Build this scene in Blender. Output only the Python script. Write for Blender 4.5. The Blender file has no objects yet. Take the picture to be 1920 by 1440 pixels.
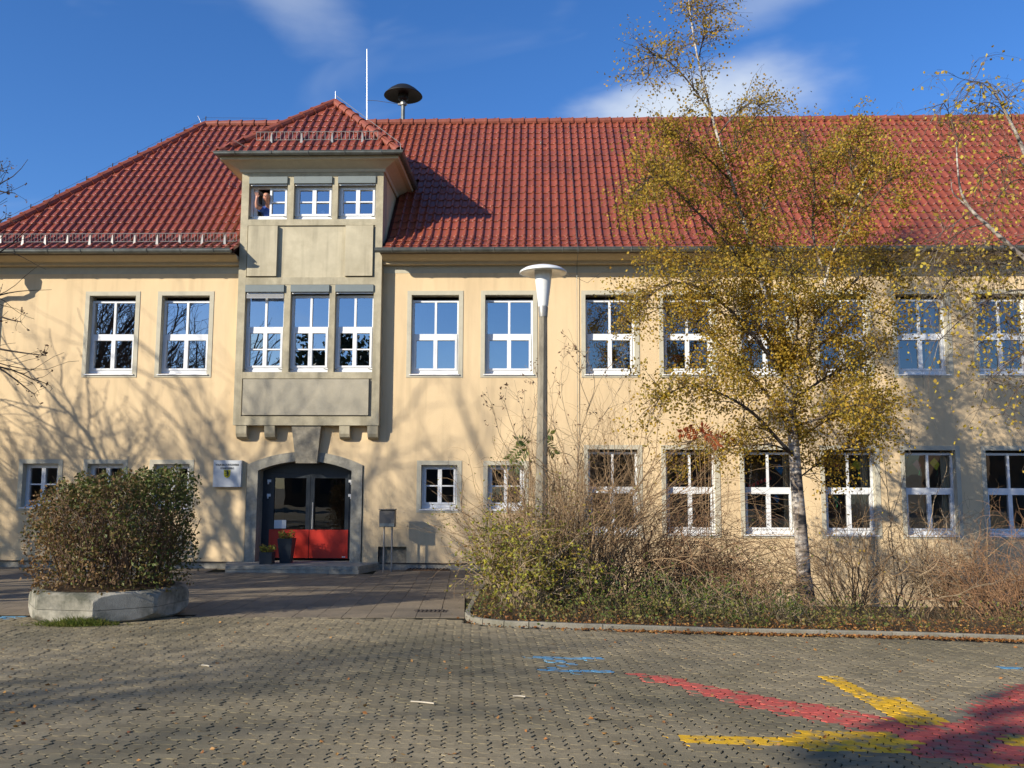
import bpy, bmesh, math, random
import numpy as np
from mathutils import Vector, Matrix

R = math.radians
scene = bpy.context.scene
COL = scene.collection

# ------------------------------------------------------------------ camera
FPX = 1700.0                       # focal length in photo pixels (photo 1920 x 1440)
CY, CP, CR = R(-1.6666702), R(6.3769298), R(0.2248543)
CAM = np.array([0.0, -22.0, 1.856])
cF = np.array([math.sin(CY)*math.cos(CP), math.cos(CY)*math.cos(CP), math.sin(CP)])
cR = np.array([math.cos(CY), -math.sin(CY), 0.0])
cU = np.cross(cR, cF)
cR, cU = math.cos(CR)*cR+math.sin(CR)*cU, -math.sin(CR)*cR+math.cos(CR)*cU
cam = bpy.data.cameras.new('camera')
cam.sensor_width = 36.0
cam.lens = 36.0*FPX/1920.0
cam.clip_start = 0.1
cam.clip_end = 2000
cam_o = bpy.data.objects.new('camera', cam)
COL.objects.link(cam_o)
cam_o.matrix_world = Matrix(((cR[0], cU[0], -cF[0], CAM[0]), (cR[1], cU[1], -cF[1], CAM[1]),
                             (cR[2], cU[2], -cF[2], CAM[2]), (0, 0, 0, 1)))
scene.camera = cam_o

# ------------------------------------------------------------------ world, sun, exposure
SUN_EL, SUN_AZ = R(22.5), R(50.0)            # azimuth left of the camera's back
SUN_DIR = Vector((-math.sin(SUN_AZ)*math.cos(SUN_EL), -math.cos(SUN_AZ)*math.cos(SUN_EL), math.sin(SUN_EL)))
world = bpy.data.worlds.new('World')
scene.world = world
world.use_nodes = True
wn, wl = world.node_tree.nodes, world.node_tree.links
bg = wn['Background']


def wmath(op, a, b=None, c=None):
    n = wn.new('ShaderNodeMath'); n.operation = op
    for i, v in enumerate((a, b, c)):
        if v is None:
            continue
        if isinstance(v, (int, float)):
            n.inputs[i].default_value = v
        else:
            wl.new(v, n.inputs[i])
    return n.outputs[0]


sky = wn.new('ShaderNodeTexSky')
sky.sky_type = 'NISHITA'
sky.sun_disc = False
sky.sun_elevation = SUN_EL
sky.sun_rotation = R(230)
sky.altitude = 300
sky.air_density = 1.0
sky.dust_density = 0.45
sky.ozone_density = 2.6
tc = wn.new('ShaderNodeTexCoord')
sep = wn.new('ShaderNodeSeparateXYZ'); wl.new(tc.outputs['Generated'], sep.inputs[0])
az = wmath('ARCTAN2', sep.outputs[0], sep.outputs[1])
el = wmath('ARCSINE', sep.outputs[2])
# thin cirrus over the whole sky: stretched noise in azimuth / elevation, rising to the right
u_ = wmath('ADD', wmath('MULTIPLY', az, 2.2), wmath('MULTIPLY', el, 1.0))
v_ = wmath('SUBTRACT', wmath('MULTIPLY', el, 7.0), wmath('MULTIPLY', az, 1.6))
cmb = wn.new('ShaderNodeCombineXYZ'); wl.new(u_, cmb.inputs[0]); wl.new(v_, cmb.inputs[1])
cmb.inputs[2].default_value = 3.7
nz = wn.new('ShaderNodeTexNoise'); nz.inputs['Scale'].default_value = 1.35
nz.inputs['Detail'].default_value = 4; nz.inputs['Roughness'].default_value = 0.55
nz.inputs['Distortion'].default_value = 0.5
wl.new(cmb.outputs[0], nz.inputs['Vector'])
mr = wn.new('ShaderNodeMapRange'); mr.interpolation_type = 'SMOOTHSTEP'
mr.inputs['From Min'].default_value = 0.56; mr.inputs['From Max'].default_value = 0.9
mr.inputs['To Max'].default_value = 0.3
wl.new(nz.outputs[0], mr.inputs['Value'])


# drifting cloud banks: soft lens shapes with ragged edges (centre az, el, half sizes, tilt, strength)
nn = wn.new('ShaderNodeTexNoise'); nn.inputs['Scale'].default_value = 9.0
nn.inputs['Detail'].default_value = 4
c2 = wn.new('ShaderNodeCombineXYZ'); wl.new(az, c2.inputs[0])
wl.new(wmath('MULTIPLY', el, 2.5), c2.inputs[1]); c2.inputs[2].default_value = 1.3
wl.new(c2.outputs[0], nn.inputs['Vector'])


def bank(a0, e0, ra, re, tilt, s, seed):
    da = wmath('SUBTRACT', az, R(a0)); de = wmath('SUBTRACT', el, R(e0))
    ct, st = math.cos(R(tilt)), math.sin(R(tilt))
    x = wmath('DIVIDE', wmath('ADD', wmath('MULTIPLY', da, ct), wmath('MULTIPLY', de, st)), R(ra))
    y = wmath('DIVIDE', wmath('SUBTRACT', wmath('MULTIPLY', de, ct), wmath('MULTIPLY', da, st)), R(re))
    d2 = wmath('SQRT', wmath('ADD', wmath('MULTIPLY', x, x), wmath('MULTIPLY', y, y)))
    d3 = wmath('ADD', d2, wmath('MULTIPLY', wmath('SUBTRACT', nn.outputs[0], 0.5), 1.1))
    m = wn.new('ShaderNodeMapRange'); m.interpolation_type = 'SMOOTHSTEP'
    m.inputs['From Min'].default_value = 1.25; m.inputs['From Max'].default_value = 0.1
    m.inputs['To Max'].default_value = s
    wl.new(d3, m.inputs['Value'])
    return m.outputs[0]


mask = mr.outputs[0]
for b in ((9.6, 22.6, 9.5, 2.6, 10, 0.85, 1.3), (18.0, 29.6, 9.0, 1.9, 14, 0.34, 4.1), (-17.0, 30.5, 6.5, 3.0, -35, 0.33, 7.7),
          (-27, 31, 12, 1.6, 10, 0.4, 2.2),
          (165, 26, 15, 3.4, 8, 0.8, 5.2)):
    mask = wmath('MAXIMUM', mask, bank(*b))
mixc = wn.new('ShaderNodeMix'); mixc.data_type = 'RGBA'
wl.new(mask, mixc.inputs[0])
tint = wn.new('ShaderNodeHueSaturation')          # the phone's vivid colour rendering of the whole sky
tint.inputs['Saturation'].default_value = 1.22
tint.inputs['Value'].default_value = 1.2
wl.new(sky.outputs[0], tint.inputs['Color'])
vivid = wn.new('ShaderNodeMix'); vivid.data_type = 'RGBA'; vivid.blend_type = 'MULTIPLY'; vivid.inputs[0].default_value = 1
vivid.inputs[7].default_value = (0.86, 1.0, 1.30, 1)
wl.new(tint.outputs[0], vivid.inputs[6])
wl.new(vivid.outputs[2], mixc.inputs[6])
mixc.inputs[7].default_value = (7.2, 7.8, 8.4, 1)
wl.new(mixc.outputs[2], bg.inputs[0])
bg.inputs[1].default_value = 0.088
world.cycles.sampling_method = 'MANUAL'
world.cycles.sample_map_resolution = 256

sun = bpy.data.lights.new('sun', 'SUN')
sun.energy = 5.0
sun.angle = R(0.53)
sun.color = (1.0, 0.93, 0.80)
sun_o = bpy.data.objects.new('sun', sun)
COL.objects.link(sun_o)
sun_o.location = (-30, -45, 30)
sun_o.rotation_euler = SUN_DIR.to_track_quat('Z', 'Y').to_euler()

scene.view_settings.view_transform = 'Standard'
scene.view_settings.look = 'None'
scene.view_settings.exposure = 0.4
scene.view_settings.gamma = 1.0
scene.view_settings.use_curve_mapping = False
scene.render.engine = 'CYCLES'
scene.cycles.max_bounces = 6
scene.cycles.diffuse_bounces = 2
scene.cycles.glossy_bounces = 3
scene.cycles.transmission_bounces = 2
scene.cycles.transparent_max_bounces = 12
scene.cycles.caustics_reflective = False
scene.cycles.caustics_refractive = False


# ------------------------------------------------------------------ helpers: pixels of the survey photo -> points
def ray(px, py):
    return cF+cR*(px-960)/FPX-cU*(py-720)/FPX


def at(px, py, Y):
    d = ray(px, py); return CAM+d*(Y-CAM[1])/d[1]


def sstep(t):
    t = np.clip(t, 0, 1); return t*t*(3-2*t)


def g(x, y):
    """ground height of the yard"""
    t = np.maximum(0, np.asarray(x, float)+2.0)
    return -0.15*sstep((np.asarray(y, float)+11)/9.5)-0.03*t*t/(t+1.5)+0.009*np.sin(np.asarray(x, float)*1.3+1)*np.sin(np.asarray(y, float)*1.1)


def atg(px, py, dz=0.0):
    d = ray(px, py); z = 0.0
    for _ in range(12):
        p = CAM+d*(z-CAM[2])/d[2]; z = float(g(p[0], p[1]))+dz
    return p


# ------------------------------------------------------------------ mesh builder
class MB:
    def __init__(self):
        self.v = []; self.n = 0; self.f = []; self.mi = []; self.fa = []

    def add(self, verts, faces, mi=0, rnd=None):
        verts = np.asarray(verts, float).reshape(-1, 3)
        if isinstance(faces, np.ndarray):
            k = len(faces); self.f.append((faces+self.n, None))
        else:
            k = len(faces)
            for fc in faces:
                self.f.append((np.asarray([fc], int)+self.n, None))
        self.mi.append(np.full(k, mi, int) if np.isscalar(mi) else np.asarray(mi, int))
        self.fa.append(np.full(k, random.random()) if rnd is None else (np.full(k, rnd) if np.isscalar(rnd) else np.asarray(rnd)))
        self.v.append(verts); self.n += len(verts)

    def box(self, x0, x1, y0, y1, z0, z1, mi=0):
        v = [(x0, y0, z0), (x1, y0, z0), (x1, y1, z0), (x0, y1, z0), (x0, y0, z1), (x1, y0, z1), (x1, y1, z1), (x0, y1, z1)]
        f = np.array([(0, 3, 2, 1), (4, 5, 6, 7), (0, 1, 5, 4), (1, 2, 6, 5), (2, 3, 7, 6), (3, 0, 4, 7)])
        self.add(v, f, mi); return self

    def quad(self, a, b, c, d, mi=0):
        self.add([a, b, c, d], np.array([(0, 1, 2, 3)]), mi); return self

    def tube(self, pts, rad, k=6, mi=0, cap=True, rnd=None):
        p = np.asarray(pts, float); n = len(p)
        r = np.full(n, rad, float) if np.isscalar(rad) else np.asarray(rad, float)
        t = np.gradient(p, axis=0); t /= np.maximum(np.linalg.norm(t, axis=1), 1e-9)[:, None]
        ref = np.array([0.0, 0, 1.0]) if abs(t[:, 2]).mean() < 0.8 else np.array([1.0, 0.15, 0])
        a = np.cross(t, ref); a /= np.maximum(np.linalg.norm(a, axis=1), 1e-9)[:, None]
        b = np.cross(t, a)
        th = np.arange(k)*2*math.pi/k
        ring = p[:, None, :]+r[:, None, None]*(np.cos(th)[None, :, None]*a[:, None, :]+np.sin(th)[None, :, None]*b[:, None, :])
        i = np.arange(n-1)[:, None]*k; j = np.arange(k)[None, :]; j2 = (j+1) % k
        f = np.stack([i+j, i+j2, i+k+j2, i+k+j], -1).reshape(-1, 4)
        self.add(ring.reshape(-1, 3), f, mi, rnd)
        if cap:
            self.add(ring[0], [list(range(k))], mi); self.add(ring[-1], [list(range(k))[::-1]], mi)
        return self

    def lathe(self, prof, c=(0, 0, 0), k=24, mi=0, axis='Z'):
        prof = np.asarray(prof, float); n = len(prof); th = np.arange(k)*2*math.pi/k
        v = np.stack([prof[:, 0][:, None]*np.cos(th), prof[:, 0][:, None]*np.sin(th), np.repeat(prof[:, 1][:, None], k, 1)], -1)
        i = np.arange(n-1)[:, None]*k; j = np.arange(k)[None, :]; j2 = (j+1) % k
        f = np.stack([i+j, i+j2, i+k+j2, i+k+j], -1).reshape(-1, 4)
        v = v.reshape(-1, 3)+np.asarray(c)
        self.add(v, f, mi); return self

    def prism(self, poly, d0, d1, axis='Y', mi=0):
        """extrude a polygon given in the two other axes"""
        n = len(poly)
        def mk(a, b, d):
            return {'Y': (a, d, b), 'X': (d, a, b), 'Z': (a, b, d)}[axis]
        v = [mk(a, b, d0) for a, b in poly]+[mk(a, b, d1) for a, b in poly]
        f = [list(range(n)), list(range(2*n-1, n-1, -1))]+[[i, (i+1) % n, n+(i+1) % n, n+i] for i in range(n)]
        self.add(v, f, mi); return self

    def mesh(self, name, mats, off=(0, 0, 0), smooth=False):
        me = bpy.data.meshes.new(name)
        v = np.concatenate(self.v)-np.asarray(off, float)
        me.vertices.add(len(v)); me.vertices.foreach_set('co', v.ravel())
        tot = np.concatenate([np.full(len(a), a.shape[1], int) for a, _ in self.f])
        loops = np.concatenate([a.ravel() for a, _ in self.f])
        me.loops.add(len(loops)); me.loops.foreach_set('vertex_index', loops.astype(np.int32))
        me.polygons.add(len(tot))
        st = np.concatenate([[0], np.cumsum(tot)[:-1]])
        me.polygons.foreach_set('loop_start', st.astype(np.int32))
        me.polygons.foreach_set('loop_total', tot.astype(np.int32))
        me.polygons.foreach_set('material_index', np.concatenate(self.mi).astype(np.int32))
        me.polygons.foreach_set('use_smooth', np.full(len(tot), smooth))
        at_ = me.attributes.new('rnd', 'FLOAT', 'FACE')
        at_.data.foreach_set('value', np.concatenate(self.fa).astype(np.float32))
        for m in (mats if isinstance(mats, (list, tuple)) else [mats]):
            me.materials.append(m)
        me.update(calc_edges=True); me.validate()
        return me


def wloc(o):
    p = np.zeros(3)
    while o is not None:
        p += np.array(o.location); o = o.parent
    return p


def obj(name, mb, mats, parent=None, kind=None, smooth=False, label=None, cat=None, group=None, origin=None, recalc=True):
    off = wloc(parent) if parent is not None else np.zeros(3)
    if origin is not None:
        off = np.asarray(origin, float)
    me = mb.mesh(name, mats, off, smooth)
    if recalc:
        bm = bmesh.new(); bm.from_mesh(me); bmesh.ops.recalc_face_normals(bm, faces=bm.faces); bm.to_mesh(me); bm.free()
    return link(name, me, parent, kind, label, cat, group, loc=(off-wloc(parent)) if parent is not None else off)


def link(name, me, parent=None, kind=None, label=None, cat=None, group=None, loc=(0, 0, 0)):
    o = bpy.data.objects.new(name, me); COL.objects.link(o)
    o.location = loc
    if parent is not None:
        o.parent = parent
    tag(o, label, cat, group, kind)
    return o


def tag(o, label=None, cat=None, group=None, kind=None):
    if label: o['label'] = label
    if cat: o['category'] = cat
    if group: o['group'] = group
    if kind: o['kind'] = kind
    return o


def empty(name, loc, label, cat, group=None):
    o = bpy.data.objects.new(name, None); COL.objects.link(o); o.location = loc
    o.empty_display_size = 0.3
    return tag(o, label, cat, group)


# ------------------------------------------------------------------ materials
def newmat(name):
    m = bpy.data.materials.new(name); m.use_nodes = True
    return m, m.node_tree.nodes, m.node_tree.links, m.node_tree.nodes['Principled BSDF']


def P(name, col, rough=0.7, var=0.12, scale=3.0, detail=3, col2=None, c2amt=(0.45, 0.75), c2scale=1.2, bump=0.0, bscale=60, metal=0.0,
      spec=0.4, rnd=0.0, coat=0.0, stretch=None, emis=None):
    m, n, l, b = newmat(name)
    geo = n.new('ShaderNodeNewGeometry')
    vec = geo.outputs['Position']
    if stretch:
        mp = n.new('ShaderNodeMapping'); mp.inputs['Scale'].default_value = stretch; l.new(vec, mp.inputs[0]); vec = mp.outputs[0]
    nz = n.new('ShaderNodeTexNoise'); nz.inputs['Scale'].default_value = scale; nz.inputs['Detail'].default_value = detail
    nz.inputs['Roughness'].default_value = 0.65
    l.new(vec, nz.inputs['Vector'])
    rp = n.new('ShaderNodeValToRGB')
    c = np.array(col)
    rp.color_ramp.elements[0].position = 0.3; rp.color_ramp.elements[1].position = 0.7
    rp.color_ramp.elements[0].color = (*np.clip(c*(1-var), 0, 1), 1)
    rp.color_ramp.elements[1].color = (*np.clip(c*(1+var), 0, 1), 1)
    l.new(nz.outputs[0], rp.inputs[0])
    out = rp.outputs[0]
    if col2 is not None:
        n2 = n.new('ShaderNodeTexNoise'); n2.inputs['Scale'].default_value = c2scale; n2.inputs['Detail'].default_value = 4
        n2.inputs['Roughness'].default_value = 0.6
        ad = n.new('ShaderNodeVectorMath'); ad.inputs[1].default_value = (13.1, 7.7, 2.9); l.new(vec, ad.inputs[0])
        l.new(ad.outputs[0], n2.inputs['Vector'])
        r2 = n.new('ShaderNodeMapRange'); r2.inputs['From Min'].default_value = c2amt[0]; r2.inputs['From Max'].default_value = c2amt[1]
        l.new(n2.outputs[0], r2.inputs['Value'])
        mx = n.new('ShaderNodeMix'); mx.data_type = 'RGBA'; l.new(r2.outputs[0], mx.inputs[0]); l.new(out, mx.inputs[6])
        mx.inputs[7].default_value = (*col2, 1); out = mx.outputs[2]
    if rnd > 0:
        a = n.new('ShaderNodeAttribute'); a.attribute_name = 'rnd'
        oi = n.new('ShaderNodeObjectInfo')
        ma = n.new('ShaderNodeMath'); ma.operation = 'ADD'; l.new(a.outputs['Fac'], ma.inputs[0]); l.new(oi.outputs['Random'], ma.inputs[1])
        fr = n.new('ShaderNodeMath'); fr.operation = 'FRACT'; l.new(ma.outputs[0], fr.inputs[0])
        mr_ = n.new('ShaderNodeMapRange'); mr_.inputs['To Min'].default_value = 1-rnd; mr_.inputs['To Max'].default_value = 1+rnd
        l.new(fr.outputs[0], mr_.inputs['Value'])
        mm = n.new('ShaderNodeVectorMath'); mm.operation = 'SCALE'; l.new(out, mm.inputs[0]); l.new(mr_.outputs[0], mm.inputs['Scale'])
        out = mm.outputs[0]
    l.new(out, b.inputs['Base Color'])
    b.inputs['Roughness'].default_value = rough; b.inputs['Metallic'].default_value = metal
    b.inputs['Specular IOR Level'].default_value = spec
    if coat:
        b.inputs['Coat Weight'].default_value = coat; b.inputs['Coat Roughness'].default_value = 0.15
    if bump > 0:
        nb = n.new('ShaderNodeTexNoise'); nb.inputs['Scale'].default_value = bscale; nb.inputs['Detail'].default_value = 3
        l.new(vec, nb.inputs['Vector'])
        bp = n.new('ShaderNodeBump'); bp.inputs['Strength'].default_value = bump; bp.inputs['Distance'].default_value = 0.02
        l.new(nb.outputs[0], bp.inputs['Height']); l.new(bp.outputs[0], b.inputs['Normal'])
    return m


def leafmat(name, cols, trans=0.35, rough=0.55):
    m, n, l, b = newmat(name)
    a = n.new('ShaderNodeAttribute'); a.attribute_name = 'rnd'
    rp = n.new('ShaderNodeValToRGB'); rp.color_ramp.interpolation = 'LINEAR'
    e = rp.color_ramp.elements
    for i, c in enumerate(cols):
        pos = i/(len(cols)-1)
        x = e[i] if i < 2 else e.new(pos)
        x.position = pos
    for i, c in enumerate(cols):
        e[i].color = (*c, 1); e[i].position = i/(len(cols)-1)
    l.new(a.outputs['Fac'], rp.inputs[0])
    l.new(rp.outputs[0], b.inputs['Base Color'])
    b.inputs['Roughness'].default_value = rough; b.inputs['Specular IOR Level'].default_value = 0.3
    t = n.new('ShaderNodeBsdfTranslucent'); l.new(rp.outputs[0], t.inputs[0])
    mx = n.new('ShaderNodeMixShader'); mx.inputs[0].default_value = trans
    l.new(b.outputs[0], mx.inputs[1]); l.new(t.outputs[0], mx.inputs[2])
    l.new(mx.outputs[0], n['Material Output'].inputs[0])
    return m


def glassmat(name, refl=0.3, tint=(0.75, 0.8, 0.85)):
    m, n, l, b = newmat(name); n.remove(b)
    tr = n.new('ShaderNodeBsdfTransparent'); tr.inputs[0].default_value = (*tint, 1)
    gl = n.new('ShaderNodeBsdfGlossy'); gl.inputs['Roughness'].default_value = 0.004; gl.inputs[0].default_value = (0.93, 0.96, 1, 1)
    lw = n.new('ShaderNodeLayerWeight'); lw.inputs[0].default_value = 0.25
    mr_ = n.new('ShaderNodeMapRange'); mr_.inputs['To Min'].default_value = refl; mr_.inputs['To Max'].default_value = 1
    l.new(lw.outputs['Fresnel'], mr_.inputs['Value'])
    geo = n.new('ShaderNodeNewGeometry')
    nb = n.new('ShaderNodeTexNoise'); nb.inputs['Scale'].default_value = 1.6; l.new(geo.outputs['Position'], nb.inputs['Vector'])
    bp = n.new('ShaderNodeBump'); bp.inputs['Strength'].default_value = 0.05; bp.inputs['Distance'].default_value = 0.02
    l.new(nb.outputs[0], bp.inputs['Height']); l.new(bp.outputs[0], gl.inputs['Normal'])
    mx = n.new('ShaderNodeMixShader'); l.new(mr_.outputs[0], mx.inputs[0]); l.new(tr.outputs[0], mx.inputs[1]); l.new(gl.outputs[0], mx.inputs[2])
    l.new(mx.outputs[0], n['Material Output'].inputs[0])
    return m


M = {}
M['plaster'] = P('plaster', (0.745, 0.558, 0.328), 0.9, 0.05, 1.3, col2=(0.64, 0.475, 0.28), c2scale=1.1, c2amt=(0.48, 0.82), stretch=(1, 1, 0.35), bump=0.35, bscale=120, spec=0.15)
def streaks(m, amount):
    n, l = m.node_tree.nodes, m.node_tree.links; b = n['Principled BSDF']; src = b.inputs['Base Color'].links[0].from_socket
    geo = n.new('ShaderNodeNewGeometry'); mp = n.new('ShaderNodeMapping'); mp.inputs['Scale'].default_value = (5, 5, 0.35); l.new(geo.outputs['Position'], mp.inputs[0])
    nz_ = n.new('ShaderNodeTexNoise'); nz_.inputs['Scale'].default_value = 1; nz_.inputs['Detail'].default_value = 4; l.new(mp.outputs[0], nz_.inputs['Vector'])
    r_ = n.new('ShaderNodeMapRange'); r_.inputs['From Min'].default_value = 0.5; r_.inputs['From Max'].default_value = 0.8; r_.inputs['To Min'].default_value = 1; r_.inputs['To Max'].default_value = 1-amount
    l.new(nz_.outputs[0], r_.inputs['Value']); sc = n.new('ShaderNodeVectorMath'); sc.operation = 'SCALE'; l.new(src, sc.inputs[0]); l.new(r_.outputs[0], sc.inputs['Scale']); l.new(sc.outputs[0], b.inputs['Base Color'])


streaks(M['plaster'], 0.16)
M['surround'] = P('surround', (0.52, 0.475, 0.36), 0.85, 0.06, 6, bump=0.15, bscale=90, spec=0.2)
M['cornice'] = P('cornice', (0.58, 0.465, 0.30), 0.85, 0.06, 5, spec=0.2)
M['stone'] = P('stone', (0.44, 0.385, 0.265), 0.85, 0.14, 5, col2=(0.32, 0.28, 0.19), c2scale=1.6, c2amt=(0.5, 0.8), bump=0.3, bscale=70, spec=0.2)
M['stone_panel'] = P('stone_panel', (0.52, 0.455, 0.315), 0.85, 0.10, 2.2, col2=(0.41, 0.355, 0.24), c2scale=1.3, c2amt=(0.5, 0.75), bump=0.2, bscale=50, spec=0.2)
M['stone_weathered'] = P('stone_weathered', (0.30, 0.265, 0.20), 0.9, 0.22, 7, col2=(0.14, 0.13, 0.11), c2scale=3.0, c2amt=(0.5, 0.72), bump=0.5, bscale=60, spec=0.2)
M['stone_grey'] = P('stone_grey', (0.36, 0.33, 0.26), 0.9, 0.18, 9, col2=(0.17, 0.165, 0.14), c2scale=3.5, c2amt=(0.5, 0.8), bump=0.4, bscale=60, spec=0.2)
M['plinth'] = P('plinth', (0.36, 0.33, 0.27), 0.9, 0.2, 8, col2=(0.16, 0.15, 0.12), c2scale=4, bump=0.3, spec=0.2)
for k_ in ('stone', 'stone_panel', 'plinth'): streaks(M[k_], 0.35)
M['drip'] = P('drip', (0.05, 0.04, 0.035), 0.7)
M['tile'] = P('tile', (0.25, 0.060, 0.030), 0.36, 0.09, 5, col2=(0.185, 0.050, 0.030), c2scale=0.9, c2amt=(0.4, 0.75), rnd=0.11, bump=0.03, bscale=20, spec=0.45, coat=0.18)
M['ridge'] = P('ridge', (0.235, 0.064, 0.036), 0.5, 0.2, 7, rnd=0.12, bump=0.1, bscale=30)
M['underlay'] = P('underlay', (0.07, 0.022, 0.018), 0.9, 0.1)
M['zinc'] = P('zinc', (0.19, 0.20, 0.185), 0.42, 0.18, 5, metal=0.55, col2=(0.11, 0.115, 0.10), c2scale=3)
M['galv'] = P('galv', (0.30, 0.285, 0.26), 0.45, 0.15, 9, metal=0.4)
M['white'] = P('white', (0.80, 0.80, 0.79), 0.35, 0.03, 4, spec=0.5)
M['white_gloss'] = P('white_gloss', (0.78, 0.78, 0.75), 0.22, 0.03, 3, spec=0.5)
M['shutter'] = P('shutter', (0.175, 0.20, 0.195), 0.5, 0.05, 4)
M['aluslat'] = P('aluslat', (0.6, 0.6, 0.58), 0.35, 0.05, 4, metal=0.5)
M['glass'] = glassmat('glass', 0.40)
M['glass_mid'] = glassmat('glass_mid', 0.22)
M['glass_low'] = glassmat('glass_low', 0.10, (0.92, 0.93, 0.93))
M['glass_door'] = glassmat('glass_door', 0.07, (0.45, 0.47, 0.5))
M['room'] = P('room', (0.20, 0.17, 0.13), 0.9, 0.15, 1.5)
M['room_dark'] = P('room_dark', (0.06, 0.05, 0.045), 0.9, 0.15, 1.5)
M['curtain'] = P('curtain', (0.62, 0.52, 0.34), 0.9, 0.06)
M['blind'] = P('blind', (0.25, 0.33, 0.42), 0.8, 0.05)
M['anthracite'] = P('anthracite', (0.035, 0.042, 0.048), 0.4, 0.1, 6)
M['steel'] = P('steel', (0.6, 0.6, 0.6), 0.3, 0.05, 6, metal=0.9)
M['red_panel'] = P('red_panel', (0.60, 0.035, 0.018), 0.4, 0.05, 3)
M['paper'] = P('paper', (0.75, 0.75, 0.72), 0.8, 0.03)
M['ink'] = P('ink', (0.045, 0.05, 0.05), 0.6)
M['sign'] = P('sign', (0.62, 0.63, 0.62), 0.35, 0.04, 5, spec=0.5)
M['shield'] = P('shield', (0.72, 0.60, 0.02), 0.4, 0.05)
M['concrete'] = P('concrete', (0.37, 0.34, 0.27), 0.92, 0.16, 7, col2=(0.10, 0.10, 0.075), c2scale=2.6, c2amt=(0.42, 0.66), bump=0.4, bscale=80, spec=0.2)
M['pole'] = P('pole', (0.25, 0.22, 0.165), 0.9, 0.2, 14, col2=(0.15, 0.13, 0.10), c2scale=5, bump=0.4, bscale=90, stretch=(1, 1, 0.4), spec=0.2)
M['soil'] = P('soil', (0.075, 0.05, 0.03), 0.95, 0.4, 9, bump=0.6, bscale=25, spec=0.1)
M['joint'] = P('joint', (0.022, 0.020, 0.013), 0.95, 0.4, 6, col2=(0.02, 0.026, 0.012), c2scale=0.5, spec=0.1)
PAVC2 = (0.172, 0.146, 0.088)
M['paver'] = P('paver', (0.285, 0.230, 0.138), 0.85, 0.16, 26, col2=PAVC2, c2scale=0.55, c2amt=(0.38, 0.66), rnd=0.16, bump=0.35, bscale=170, spec=0.25)
M['pav_red'] = P('pav_red', (0.54, 0.10, 0.075), 0.7, 0.12, 16, col2=(0.24, 0.17, 0.11), c2scale=8, c2amt=(0.50, 0.66), rnd=0.10, bump=0.3, bscale=170, spec=0.3)
M['pav_yellow'] = P('pav_yellow', (0.74, 0.42, 0.02), 0.7, 0.10, 16, col2=(0.27, 0.21, 0.11), c2scale=8, c2amt=(0.51, 0.66), rnd=0.08, bump=0.3, bscale=170, spec=0.3)
M['pav_blue'] = P('pav_blue', (0.11, 0.30, 0.46), 0.7, 0.10, 16, col2=(0.2, 0.19, 0.14), c2scale=8, c2amt=(0.50, 0.66), rnd=0.08, bump=0.3, bscale=170, spec=0.3)
M['slab'] = P('slab', (0.24, 0.19, 0.128), 0.9, 0.14, 16, col2=(0.165, 0.135, 0.095), c2scale=1.0, rnd=0.12, bump=0.35, bscale=120, spec=0.2)
M['ground'] = P('ground', (0.33, 0.26, 0.16), 0.95, 0.2, 3, col2=(0.22, 0.19, 0.09), c2scale=0.15)
M['kerb'] = P('kerb', (0.26, 0.235, 0.18), 0.9, 0.16, 12, col2=(0.16, 0.15, 0.11), c2scale=3, rnd=0.08, bump=0.3, spec=0.2)
M['panel_grey'] = P('panel_grey', (0.40, 0.355, 0.265), 0.9, 0.10, 3, col2=(0.31, 0.285, 0.225), c2scale=1.5, bump=0.25, bscale=60, spec=0.2)
M['wood_dark'] = P('wood_dark', (0.10, 0.075, 0.055), 0.9, 0.3, 9, stretch=(3, 3, 0.6), bump=0.4)
M['bark'] = P('bark', (0.085, 0.065, 0.048), 0.95, 0.35, 14, bump=0.5, bscale=40)
M['twig'] = P('twig', (0.28, 0.185, 0.10), 0.9, 0.25, 5, rnd=0.35, spec=0.2)
M['twig_red'] = P('twig_red', (0.25, 0.14, 0.075), 0.9, 0.25, 5, rnd=0.3, spec=0.2)
M['twig_dark'] = P('twig_dark', (0.17, 0.11, 0.07), 0.9, 0.25, 5, rnd=0.3, spec=0.2)
M['twig_grey'] = P('twig_grey', (0.33, 0.25, 0.16), 0.9, 0.25, 5, rnd=0.3, spec=0.2)
M['stick'] = P('stick', (0.55, 0.48, 0.36), 0.8)
M['plastic'] = P('plastic', (0.6, 0.58, 0.52), 0.5)
M['siren'] = P('siren', (0.009, 0.010, 0.011), 0.6, 0.1)
M['bronze'] = P('bronze', (0.14, 0.13, 0.115), 0.5, 0.06, 4, metal=0.2)
M['leaf_birch'] = leafmat('leaf_birch', [(0.24, 0.125, 0.024), (0.42, 0.25, 0.03), (0.56, 0.37, 0.04), (0.34, 0.24, 0.035), (0.24, 0.20, 0.035), (0.50, 0.33, 0.04)], 0.42)
M['leaf_yellow'] = leafmat('leaf_yellow', [(0.34, 0.20, 0.03), (0.52, 0.36, 0.05), (0.60, 0.47, 0.06), (0.35, 0.22, 0.04)], 0.35)
M['leaf_hedge'] = leafmat('leaf_hedge', [(0.10, 0.055, 0.025), (0.16, 0.095, 0.035), (0.055, 0.075, 0.02), (0.035, 0.06, 0.015), (0.05, 0.08, 0.018), (0.20, 0.12, 0.04)], 0.25)
M['leaf_green'] = leafmat('leaf_green', [(0.035, 0.065, 0.016), (0.07, 0.115, 0.022), (0.12, 0.16, 0.03), (0.20, 0.21, 0.035), (0.06, 0.085, 0.02)], 0.3)
M['leaf_mix'] = leafmat('leaf_mix', [(0.18, 0.10, 0.04), (0.34, 0.25, 0.045), (0.18, 0.21, 0.035), (0.48, 0.42, 0.04), (0.14, 0.17, 0.03)], 0.35)
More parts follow.
